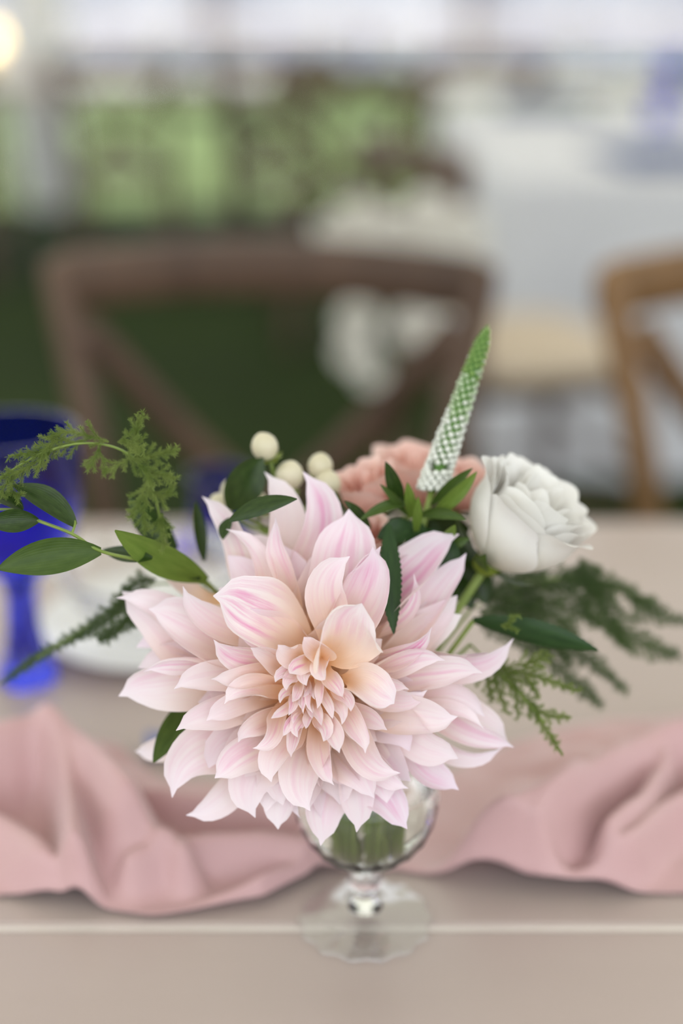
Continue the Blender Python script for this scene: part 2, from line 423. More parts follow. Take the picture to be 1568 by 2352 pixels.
def interp(x, tab):
    xs = [a for a, b in tab]; return float(np.interp(x, xs, [b for a, b in tab]))
def runner():
    near = [(-.9, .60), (-.178, .636), (-.132, .618), (-.098, .612), (-.042, .628), (-.01, .654), (.03, .656), (.072, .643), (.178, .632), (.9, .60)]
    far = [(-.9, .84), (-.178, .80), (-.14, .79), (-.11, .752), (-.06, .742), (0, .736), (.06, .752), (.1, .785), (.178, .825), (.9, .88)]
    def plan(px, py, h):
        d = FWD + RT * ((px - 784) / FPX) - UP * ((py - 1176) / FPX); k = (TZ + h - CAMP.z) / d.z
        return CAMP.x + d.x * k, CAMP.y + d.y * k
    RIDGES = [([(-60, 1715), (0, 1700), (110, 1690), (200, 1745), (285, 1835)], .046, .020), ([(95, 1700), (150, 1800), (168, 1930), (165, 2050)], .036, .010),
              ([(130, 1770), (300, 1910), (420, 1960)], .024, .009), ([(-60, 1860), (60, 1930), (150, 2060)], .022, .012), ([(150, 2085), (350, 2090), (550, 2040), (700, 1990), (800, 1990)], .013, .008),
              ([(300, 1990), (450, 1940), (620, 1930), (760, 1950)], .020, .009), ([(330, 1830), (520, 1850), (680, 1880)], .018, .010),
              ([(880, 1960), (1050, 1900), (1250, 1830), (1400, 1765), (1568, 1695), (1780, 1640)], .045, .015), ([(1000, 1945), (1200, 1935), (1330, 1955), (1450, 1930), (1568, 1850), (1700, 1780)], .028, .008),
              ([(900, 2010), (1100, 2030), (1300, 2050), (1568, 2060), (1800, 2060)], .012, .010), ([(1230, 1915), (1290, 1860), (1330, 1800)], .032, .008), ([(1400, 1900), (1480, 1850), (1530, 1780)], .034, .009)]
    SEG = []
    for pts, h, w in RIDGES:
        Q = smooth_path([(*plan(px, py, h), 0) for px, py in pts], 26)
        SEG.append((np.array([(q.x, q.y) for q in Q]), h * 1.15, w * .92))
    nx, ny = 420, 110; V = []
    for i in range(nx + 1):
        x = lerp(-0.95, 1.1, i / nx) if nx < 10 else (lerp(-.95, -.3, i / 60) if i < 60 else (lerp(-.3, .32, (i - 60) / 300) if i < 360 else lerp(.32, 1.1, (i - 360) / 60)))
        a = interp(x, near); b = interp(x, far); w = sstep(abs(x - 0.005) / 0.17); out = sstep((abs(x) - .2) / .1)
        for j in range(ny + 1):
            t = j / ny
            y = lerp(a, b, t)
            f = 0.5 + 0.5 * math.sin(2 * PI * (2.6 * t) + 5.5 * x + 0.8 * math.sin(x * 9))
            h = out * .03 * f ** 1.4
            acc = 0.0
            for Q, rh, rw in SEG:
                dd = np.min((Q[:, 0] - x) ** 2 + (Q[:, 1] - y) ** 2)
                if dd < 9 * rw * rw: acc += (rh * math.exp(-dd / (rw * rw))) ** 3
            h = max(h, 0) + acc ** (1 / 3)
            h += 0.004 * w * (0.5 + 0.5 * noise.noise(Vector((x * 14, y * 22, 3)))) + 0.0022 * noise.noise(Vector((x * 45, y * 50, 7))) * (0.4 + w)
            edge = min(1, t / 0.05, (1 - t) / 0.05)
            h = max(0.0, h) * (0.3 + 0.7 * sstep(edge)) + 0.0016
            V.append((x, y + 0.004 * math.sin(x * 40 + 3 * t) * w, TZ + h))
    F = [(i * (ny + 1) + j, (i + 1) * (ny + 1) + j, (i + 1) * (ny + 1) + j + 1, i * (ny + 1) + j + 1) for i in range(nx) for j in range(ny)]
    o = mk('table_runner', V, F, 'runner', loc=(0, 0.7, TZ))
    s = o.modifiers.new('thickness', 'SOLIDIFY'); s.thickness = 0.0007; s.offset = 1
    tag(o, 'blush pink cloth runner lying in loose folds along the beige table', 'table runner')
runner()

# ------------------------------------------------------------------ vase
VX, VY = ip(838, 2117, 0.737).x, 0.614
def vase():
    t = thing('goblet_vase', 'stemmed clear cut-glass goblet serving as the bouquet vase on the table', 'vase', (VX, VY, TZ))
    c = (VX, VY, TZ); rr = 0.0378; zc = 0.0745
    def ang(a): return rr * math.cos(a), zc + rr * math.sin(a)
    out = [(0.0050, 0.040)] + [ang(math.radians(a)) for a in (-78, -66, -54, -42, -30, -18, -6, 6, 18, 30, 40)] + [(0.0285, 0.105), (0.029, 0.116)]
    inn = [(0.0272, 0.116), (0.0268, 0.105)] + [((rr - 0.0026) / rr * (ang(math.radians(a))[0]), zc + (rr - 0.0026) * math.sin(math.radians(a))) for a in (40, 30, 18, 6, -6, -18, -30, -42, -54, -66, -80)] + [(0.0004, zc - rr + 0.0027)]
    def cut(u, r, z):
        if 0.043 < z < 0.085 and r > 0.0115: return 1 - 0.028 * abs(math.sin(2 * PI * u * 9 + z * 260)) - 0.028 * abs(math.sin(2 * PI * u * 9 - z * 260))
        return 1
    m = MB(); n = 72
    rings = []
    for k, (r, z) in enumerate([(0.0004, 0.0375)] + out + inn):
        f = (lambda u: cut(u, r, z)) if k <= len(out) else (lambda u: 1)
        rings.append([(c[0] + r * f(q / n) * math.cos(2 * PI * q / n), c[1] + r * f(q / n) * math.sin(2 * PI * q / n), c[2] + z) for q in range(n)])
    m.loft(rings, True); m.obj('bowl', 'glass', t)
    MB().lathe([(0.0004, 0.0374), (0.0058, 0.0374), (0.0052, 0.033), (0.0078, 0.029), (0.0085, 0.026), (0.0078, 0.023), (0.0052, 0.019), (0.0056, 0.014), (0.009, 0.0098), (0.0004, 0.0096)], 32, c).obj('stem', 'glass', t)
    def scal(u, r, z): return 1 + (0.035 * math.cos(2 * PI * u * 14) * (r / 0.034) ** 4)
    MB().lathe([(0.0004, 0.0095), (0.008, 0.0094), (0.014, 0.0070), (0.022, 0.0048), (0.030, 0.0034), (0.0338, 0.0024), (0.0345, 0.0012), (0.0335, 0.0003), (0.028, 0.0006), (0.012, 0.0022), (0.0004, 0.0028)], 84, c, scal).obj('foot', 'foot_glass', t)
    w = [(0.0004, zc - rr + 0.0032)] + [((rr - 0.0031) * math.cos(math.radians(a)), zc + (rr - 0.0031) * math.sin(math.radians(a))) for a in (-78, -66, -54, -42, -30, -18, -6, 6, 16)] + [(0.0004, zc + (rr - 0.0031) * math.sin(math.radians(16)))]
    MB().lathe(w, 40, c).obj('water', 'water', t)
vase()
VB = Vector((VX, VY, TZ + 0.047))       # where the stems meet inside the bowl
VM = Vector((VX, VY, TZ + 0.116))       # the vase mouth
SLOTS = [(0.0208 * math.sqrt((k + .5) / 15) * math.cos(k * 2.39996), 0.0208 * math.sqrt((k + .5) / 15) * math.sin(k * 2.39996)) for k in range(15)]
def stem(parent, start, j, rad=0.0022, name='stem', mat='stem', via=None):
    """a stalk running to its own place in the vase mouth and down into the water"""
    start = Vector(start); d = Vector((start.x - VM.x, start.y - VM.y)); d = d.normalized() * min(.02, d.length * .35)
    k = min(range(len(SLOTS)), key=lambda q: (SLOTS[q][0] - d.x) ** 2 + (SLOTS[q][1] - d.y) ** 2); sx, sy = SLOTS.pop(k)
    mouth = VM + Vector((sx, sy, 0.002)); foot = VB + Vector((sx * .62, sy * .62, .001 + 8 * (sx * sx + sy * sy)))
    mid = Vector(via) if via is not None else start.lerp(mouth, 0.55) + Vector((0, 0, 0.003))
    return MB().tube(smooth_path([start, mid, mouth, mouth.lerp(foot, .5), foot], 6), rad, 8).obj(name, mat, parent)

# ------------------------------------------------------------------ dahlia
DD = 0.645                              # depth of the flower's centre
CX, CY = 712, 1590
def fp(px, py, z):                      # z in cm, towards the viewer side of the flower
    return ip(px, py, DD - z / 100)
S = DD / FPX
VIEWN = -FWD
def zt_of(r): return 2.1 - 4.3 * (r / 480) ** 1.25
def zb_of(r): return -1.2 - 2.2 * (r / 480)
def dahlia():
    t = thing('dahlia', 'very large blush pink dahlia with peach centre and pink-streaked petals', 'flower', fp(CX, CY, -4.5))
    def petal(tx, ty, bx, by, W, dz=0.0, cup=0.45, roll=0, bow=0, st=0.35, lil=0.42, warm=0.5, shp=None, arch=0.5, cup1=None, tipc=0.0, wav=0.2, eroll=None, ext=0.5, zb=None, zt=None, name='petal', nu=20, nv=10, sharp=2.2):
        r = math.hypot(tx - CX, ty - CY)
        ax, ay = lerp(bx, CX, ext), lerp(by, CY, ext)
        ztip = (zt if zt is not None else zt_of(r)) + dz
        zbas = (zb if zb is not None else zb_of(r) + dz * 0.5)
        B = fp(ax, ay, zbas); T = fp(tx, ty, ztip)
        L = math.hypot(tx - ax, ty - ay); nx, ny = -(ty - ay) / L, (tx - ax) / L
        mx, my = (tx + ax) / 2 + nx * bow, (ty + ay) / 2 + ny * bow
        C = fp(mx, my, (ztip + zbas) / 2 + arch * 1.2)
        path = bez(B, C, T, nu)
        n = len(path)
        sd = (RT * nx - UP * ny) * S; sc1 = R.uniform(-1, 1) * L * .075; hook = R.choice((-1, 1)) * R.uniform(.3, 1) * L * .085
        for i, p in enumerate(path):
            q = i / (n - 1); path[i] = p + sd * (sc1 * math.sin(2 * PI * q) + hook * (max(0, q - .8) / .2) ** 2 - hook * .6 * math.sin(PI * q) ** 2)
        if not tipc: tipc = R.uniform(-.35, .3)
        if tipc:
            for i, p in enumerate(path):
                k = max(0, (i / (n - 1) - 0.72) / 0.28)
                path[i] = p + VIEWN * (tipc / 100 * k * k)
        wr = R.uniform(.85, 1.2)
        pr = shp or (lambda q: prof_petal(q, sharp * wr))
        if eroll is None: eroll = R.choice((0, .8, -.8, .4, -.4, .6, -.6))
        c1 = cup if cup1 is None else cup1
        comp = abs(cup) / max(0.2, math.sin(abs(cup))) if cup else 1
        V, F, UV = ribbon(path, W * S * comp * 1.08, VIEWN, (cup * 1.4, c1), (math.radians(roll + R.uniform(-10, 10)), math.radians(roll + R.uniform(-24, 24))), nv, pr, wav, 1.2 + R.random(), 0.05, 0, R.random() * 6, R.uniform(-.16, .16), eroll)
        o = mk(name, V, F, 'dahlia', t, UV)
        if r < 260: warm = warm + .12
        o.color = (st * .72, warm, lil, 1)
        return o
    # ---- petals read one by one (tip, inner end, breadth ...)
    P = [
     # standing behind the top
     dict(a=(478, 1133, 535, 1350, 72), bow=6, st=.5, cup=.6, roll=-12), dict(a=(532, 1208, 612, 1330, 50), dz=.6, st=.7, cup=.9, roll=20, bow=8),
     dict(a=(622, 1082, 625, 1320, 112), dz=-.5, st=.15, cup=.5), dict(a=(716, 1085, 655, 1320, 108), dz=.0, st=.9, lil=.7, cup=.6, roll=14, bow=10),
     dict(a=(640, 1185, 645, 1320, 52), dz=.7, st=.7, cup=.9, roll=-25), dict(a=(826, 1178, 722, 1400, 156), dz=.3, st=.8, lil=.6, cup=.55, bow=-10, shp=prof_broad),
     dict(a=(866, 1250, 735, 1420, 108), dz=.7, st=.9, lil=.5, cup=.8, bow=34, tipc=.4), dict(a=(793, 1276, 770, 1440, 92), dz=1.5, st=.4, cup=.9, bow=-8),
     dict(a=(868, 1260, 845, 1455, 124), dz=1.2, st=.8, lil=.7, cup=.7, bow=-16, shp=prof_broad), dict(a=(1028, 1210, 925, 1465, 132), dz=-.1, st=1.0, lil=.7, cup=.6, bow=-14),
     dict(a=(948, 1262, 905, 1420, 84), dz=-1.2, st=1.3, cup=.8, roll=20), dict(a=(1082, 1282, 985, 1460, 78), dz=-.3, st=.6, lil=.7, cup=.6, bow=-8),
     dict(a=(965, 1330, 925, 1440, 40), dz=-.4, st=1.2, cup=.9, roll=30),
     # right
     dict(a=(1184, 1488, 950, 1495, 76), dz=.3, st=.4, lil=.6, bow=-20, cup=.7), dict(a=(1163, 1502, 985, 1535, 84), dz=-.6, st=.8, lil=1., bow=14, cup=.5),
     dict(a=(995, 1452, 885, 1462, 54), dz=.8, st=1.4, cup=1.0, bow=30, tipc=.5), dict(a=(1018, 1500, 805, 1525, 66), dz=.9, st=.9, cup=.8, bow=26),
     dict(a=(1103, 1522, 850, 1545, 78), dz=.8, st=.7, cup=.7, bow=24), dict(a=(1116, 1640, 985, 1600, 92), dz=.3, st=.2, bow=-18),
     dict(a=(1046, 1667, 870, 1600, 98), dz=1.0, st=.25, cup=.4), dict(a=(1113, 1660, 985, 1640, 48), dz=.5, st=.2),
     dict(a=(1185, 1697, 1000, 1665, 70), dz=.2, st=.5, lil=.6, cup=.6), dict(a=(1150, 1738, 1020, 1715, 56), dz=-.3, st=.3, lil=.6),
     dict(a=(1060, 1720, 855, 1640, 104), dz=.7, st=.3, bow=12), dict(a=(1063, 1797, 925, 1725, 84), dz=.0, st=.5, lil=.8, bow=18),
     dict(a=(1172, 1684, 1070, 1590, 64), dz=-.5, st=.2, lil=.4, bow=-10),
     # bottom
     dict(a=(923, 1910, 890, 1770, 92), dz=.6, st=.6, lil=.9, bow=4), dict(a=(838, 1902, 790, 1715, 104), dz=.3, st=.3, lil=.5),
     dict(a=(755, 1938, 745, 1750, 112), dz=.2, st=.25, lil=.5), dict(a=(627, 1903, 645, 1750, 90), dz=-.1, st=.2, lil=.4),
     dict(a=(676, 1882, 680, 1790, 26), dz=-.3, st=.2), dict(a=(566, 1872, 635, 1690, 112), dz=.3, st=.2, lil=.4, bow=6),
     dict(a=(437, 1882, 555, 1755, 84), dz=.0, st=.2, lil=.5, bow=-8), dict(a=(385, 1815, 560, 1680, 128), dz=.3, st=.4, lil=.5, bow=6),
     dict(a=(312, 1738, 440, 1690, 62), zt=-4.4, zb=-4.6, ext=.2, st=.1), dict(a=(403, 1665, 600, 1610, 84), dz=.9, st=.2, bow=14, tipc=.3),
     # left
     dict(a=(270, 1582, 490, 1555, 128), dz=.2, st=.4, bow=10), dict(a=(331, 1520, 520, 1535, 58), dz=1.0, st=1.0, cup=.9, roll=-20, bow=8),
     dict(a=(270, 1376, 490, 1500, 128), dz=.0, st=.2, bow=-14), dict(a=(345, 1388, 560, 1480, 136), dz=.6, st=.5, bow=-18),
     dict(a=(277, 1357, 520, 1415, 92), dz=.3, st=.2, bow=-14, cup=.8, tipc=.4), dict(a=(318, 1284, 490, 1345, 56), zt=-4.4, zb=-5.2, ext=.15, st=.1, bow=16),
     dict(a=(410, 1362, 560, 1430, 76), dz=.9, st=.3, bow=-6),
     # the big striped petal and its lower neighbours
     dict(a=(503, 1350, 745, 1428, 158), dz=2.5, st=1.5, lil=.4, cup=-.55, cup1=.35, bow=-22, warm=.4, shp=prof_shell), dict(a=(538, 1408, 715, 1452, 96), dz=1.1, st=.4, lil=.7, cup=.4, bow=18),
     dict(a=(574, 1490, 690, 1490, 56), dz=1.2, st=.1, warm=.7, cup=.8), dict(a=(488, 1476, 655, 1520, 74), dz=1.2, st=.8, cup=.7, bow=8),
     dict(a=(486, 1552, 645, 1540, 62), dz=1.4, st=.1, warm=.65, cup=.8, tipc=.3), dict(a=(400, 1566, 570, 1540, 76), dz=1.0, st=.2, cup=.6, bow=12),
     dict(a=(512, 1605, 650, 1580, 58), dz=1.3, st=.25, cup=.7, bow=10, warm=.6),
     # shells right of the centre
     dict(a=(838, 1392, 752, 1505, 150), zt=3.0, zb=.2, st=.5, cup=1.0, cup1=.7, bow=-12, shp=prof_shell, warm=.25, ext=0.06, arch=-.4, lil=.2), dict(a=(908, 1612, 795, 1555, 84), zt=2.3, zb=.2, st=.5, cup=1.0, cup1=.6, shp=prof_shell, warm=.3, ext=0.1, bow=-8),
     dict(a=(700, 1462, 735, 1512, 54), zt=2.2, zb=.4, st=.1, cup=1.2, shp=prof_shell, warm=.6, ext=.05), dict(a=(640, 1478, 705, 1512, 58), zt=1.8, zb=0, st=.1, cup=1.0, warm=.6, ext=.1),
     # inner ring below
     dict(a=(586, 1726, 645, 1620, 46), dz=1.0, st=.7, cup=.9), dict(a=(665, 1738, 690, 1650, 36), dz=.9, st=.9, cup=1.0),
     dict(a=(500, 1797, 640, 1665, 94), dz=1.0, st=.5, bow=12, cup=.5), dict(a=(618, 1795, 665, 1660, 74), dz=.9, st=.3, cup=.6),
     dict(a=(704, 1862, 712, 1660, 112), dz=.9, st=.3, cup=.45), dict(a=(758, 1806, 742, 1670, 60), dz=1.1, st=.6, cup=.8),
     dict(a=(774, 1733, 755, 1620, 52), dz=1.3, st=.5, cup=.9), dict(a=(850, 1722, 780, 1590, 60), dz=1.5, st=.7, cup=.7, bow=-6),
     dict(a=(906, 1787, 800, 1670, 82), dz=1.0, st=.4, cup=.7), dict(a=(926, 1822, 830, 1700, 74), dz=.6, st=.3),
     dict(a=(850, 1840, 790, 1690, 80), dz=.6, st=.3), dict(a=(540, 1700, 640, 1620, 60), dz=.5, st=.3, warm=.6),
     dict(a=(940, 1570, 800, 1540, 50), dz=.3, st=.6, cup=.9, warm=.6), dict(a=(885, 1680, 780, 1590, 60), dz=.5, st=.3, warm=.55),
     dict(a=(470, 1640, 620, 1600, 60), dz=.4, st=.2), dict(a=(980, 1600, 840, 1560, 64), dz=.2, st=.3),
    ]
    for d in P:
        d = dict(d); a = d.pop('a'); petal(*a, **d)
    # ---- back rows that close the bloom
    for k in range(34):
        an = k * 2.39996; rad = R.uniform(300, 400)
        ex = math.cos(an); ey = math.sin(an)
        r = rad * (1.0 if ey < -.4 else 1.04 if ey < 0 else 0.80)
        petal(CX + ex * r * 1.02, CY + ey * r, CX + ex * r * .45, CY + ey * r * .45, R.uniform(90, 115), dz=(-1.0 - 0.6 * R.random()) * (.3 if ey > .45 else 1), st=R.uniform(0, .5), lil=R.uniform(.2, .7), cup=.4, nu=12, nv=6, bow=R.uniform(-14, 14))
    for k in range(20):
        an = k * 2.39996 + .8; rad = R.uniform(170, 250)
        petal(CX + math.cos(an) * rad, CY + math.sin(an) * rad, CX + math.cos(an) * rad * .4, CY + math.sin(an) * rad * .4, R.uniform(70, 92), dz=-1.1, st=R.uniform(0, .6), lil=.2, cup=.6, nu=12, nv=6, bow=R.uniform(-10, 10), warm=.58)
    # ---- curled inner florets
    IN = [((668, 1548), (705, 1500), 46, 1.2), ((745, 1560), (735, 1505), 46, 1.2), ((655, 1582), (685, 1530), 36, 1.0), ((700, 1572), (710, 1520), 40, 1.1),
          ((783, 1600), (760, 1535), 44, 1.1), ((735, 1625), (735, 1550), 24, .9), ((712, 1635), (718, 1565), 18, .9), ((693, 1638), (706, 1570), 16, .8),
          ((676, 1612), (690, 1560), 26, .8), ((660, 1640), (680, 1590), 26, .8), ((760, 1650), (745, 1575), 30, .9), ((790, 1660), (765, 1590), 36, .9),
          ((735, 1665), (728, 1610), 30, .7), ((705, 1672), (710, 1630), 26, .6), ((680, 1690), (692, 1640), 34, .7), ((655, 1690), (675, 1630), 30, .7),
          ((745, 1700), (735, 1640), 40, .8), ((640, 1610), (670, 1575), 24, .8), ((625, 1650), (665, 1610), 26, .7), ((700, 1600), (702, 1560), 18, .5), ((720, 1605), (715, 1560), 16, .6), ((690, 1625), (698, 1590), 14, .6), ((715, 1648), (712, 1610), 18, .4), ((672, 1660), (688, 1620), 22, .5), ((808, 1630), (775, 1570), 34, 1.0), ((630, 1560), (680, 1530), 34, 1.0)]
    for (tx, ty), (bx, by), W, z in IN:
        bx, by = lerp(bx, tx, -.25), lerp(by, ty, -.25); petal(tx, ty, bx, by, W * .82, sharp=1.7, zt=z + .9, zb=-.6 + z * .6, st=R.uniform(.3, 1.1), lil=.35, warm=.45, cup=1.1, cup1=-.3, ext=.1, arch=.5, tipc=.3, wav=.3, name='floret', nu=12, nv=6, bow=R.uniform(-5, 5))
    # ---- heart, green back and stalk
    h = sphere(fp(CX, CY, -2.0), 0.016, 14, 8, 0.8); h.obj('receptacle', 'heart', t)
    for k in range(7):
        a = k * 2 * PI / 7
        B = fp(CX, CY, -3.4); T = fp(CX + 120 * math.cos(a), CY + 120 * math.sin(a), -4.2)
        V, F, UV = ribbon(bez(B, (B + T) / 2 + FWD * .004, T, 6), 0.012, VIEWN, nv=4, prof=prof_leaf)
        mk('sepal', V, F, 'leaf_mid', t, UV)
    stem(t, fp(CX, CY, -2.6), 0, 0.0036)
dahlia()

# ------------------------------------------------------------------ roses
def rose(name, label, cat, mat, centre, axis, Rr, H, layers, seed, stemj, group=None, sepals=True, open_=1.0):
    q = random.Random(seed)
    axis = Vector(axis).normalized(); M = axis.to_track_quat('Z', 'Y').to_matrix()
    base = Vector(centre) - axis * (H * 0.55)
    t = thing(name, label, cat, base, group)
    n = len(layers); idx = 0
    for li, (fr, fh, cnt, half, flare) in enumerate(layers):
        for k in range(cnt):
            phi = 2 * PI * (k / cnt) + li * 1.1 + q.uniform(-.2, .2)
            rad = Rr * fr * q.uniform(.96, 1.04); hh = H * fh * q.uniform(.95, 1.05)
            nu, nv = 12, 14; V = []; UV = []
            ph = q.random() * 6; fl = flare * Rr * q.uniform(.7, 1.3)
            for i in range(nu + 1):
                v = i / nu
                for j in range(nv + 1):
                    u = -1 + 2 * j / nv
                    top = 1 - .30 * abs(u) ** 3 + .025 * math.sin(u * 6 + ph) * v
                    vv = v * top
                    r = rad * (0.12 + 0.88 * math.sin(PI / 2 * min(1, vv * 1.55)) ** .8) * (1 - 0.10 * max(0, vv - .65) / .35 * (1 - flare * 2))
                    k2 = max(0, (vv - .70) / .30)
                    r += fl * k2 * k2 + Rr * .02 * math.sin(u * 9 + ph) * k2
                    z = hh * vv - fl * .35 * k2 ** 3
                    a = phi + half * u * (0.55 + 0.45 * math.sin(PI * min(1, .15 + .75 * v)))
                    r2 = r * (1 + .05 * u) + (Rr * .035 * max(0, abs(u) - .75) / .25 * k2)
                    V.append(base + M @ Vector((r2 * math.cos(a), r2 * math.sin(a), z))); UV.append((j / nv, v))
            F = [(i * (nv + 1) + j, i * (nv + 1) + j + 1, (i + 1) * (nv + 1) + j + 1, (i + 1) * (nv + 1) + j) for i in range(nu) for j in range(nv)]
            o = mk('petal', V, F, mat, t, UV); o.color = (q.uniform(0, .3), .5 + .25 * (1 - fr), q.uniform(0, .3), 1); idx += 1
    c = sphere(base - axis * .0005, Rr * .28, 12, 8, .8); c.obj('calyx', 'sepal', t)
    if sepals:
        for k in range(5):
            a = k * 2 * PI / 5 + .4
            d = M @ Vector((math.cos(a), math.sin(a), 0))
            B = base - axis * .001; C = B + d * Rr * .75; T = B + d * Rr * 1.05 + axis * (H * .32)
            V, F, UV = ribbon(bez(B, C, T, 8), Rr * .32, axis, (.3, .3), nv=4, prof=prof_leaf)
            mk('sepal', V, F, 'leaf_mid', t, UV)
    stem(t, base - axis * .002, stemj, .0022)
    return t

WR = ip(1198, 1198, 0.688)
LAY = [(.22, .95, 2, 1.7, .0), (.34, 1.0, 3, 1.4, .05), (.48, 1.0, 3, 1.3, .10), (.62, 1.0, 4, 1.1, .16), (.76, .98, 4, 1.1, .20), (.88, .96, 5, 1.0, .26), (.98, .90, 5, 1.05, .28)]
rose('white_rose', 'open white rose beside the green and white flower spike', 'flower', 'white_rose', WR, RT * .52 + UP * .72 - FWD * .42, .0285, .050, LAY, 3, 1)
LAYP = [(.25, .95, 2, 1.7, .05), (.5, 1.0, 2, 1.6, .2), (.72, .95, 3, 1.3, .26), (.95, .9, 3, 1.2, .28)]
rose('spray_rose', 'ruffled peach spray rose next to the cream berries', 'flower', 'peach_rose', ip(846, 1124, .716), -RT * .3 + UP * .8 - FWD * .5, .0150, .030, LAYP, 11, 2, 'peach spray roses')
rose('spray_rose', 'tall peach spray rose right behind the base of the flower spike', 'flower', 'peach_rose', ip(948, 1088, .752), RT * .05 + UP * .9 - FWD * .35, .0195, .036, LAYP, 12, 3, 'peach spray roses')
rose('spray_rose', 'peach spray rose tucked between flower spike and white rose', 'flower', 'peach_rose', ip(1066, 1112, .728), RT * .3 + UP * .85 - FWD * .4, .0150, .028, LAYP, 13, 4, 'peach spray roses')
rose('spray_rose', 'small shaded peach spray rose low among the dark leaves', 'flower', 'peach_rose', ip(838, 1232, .690), -RT * .1 + UP * .6 - FWD * .7, .0110, .020, LAYP, 14, 5, 'peach spray roses')

# ------------------------------------------------------------------ leaves
def leaf(parent, tip, base, W, d0, d1, mat, bow=0, lift=0.0, cup=.35, roll=0, serr=0, nu=14, name='leaf', nrm=None, prof=prof_leaf):
    B = ip(base[0], base[1], d0); T = ip(tip[0], tip[1], d1)
    L = math.hypot(tip[0] - base[0], tip[1] - base[1]); nx, ny = -(tip[1] - base[1]) / L, (tip[0] - base[0]) / L
    C = ip((tip[0] + base[0]) / 2 + nx * bow, (tip[1] + base[1]) / 2 + ny * bow, (d0 + d1) / 2 - lift)
    s = (d0 + d1) / 2 / FPX
    V, F, UV = ribbon(bez(B, C, T, nu), W * s * 1.06, nrm or VIEWN, (cup, cup), (math.radians(roll),) * 2, 6, prof, .04, 1.5, .1, serr, 1)
    return mk(name, V, F, mat, parent, UV)
def twig(parent, pts, rad, name='stem', mat='stem'):
    return MB().tube(smooth_path([ip(*p) for p in pts], 6), rad, 6).obj(name, mat, parent)

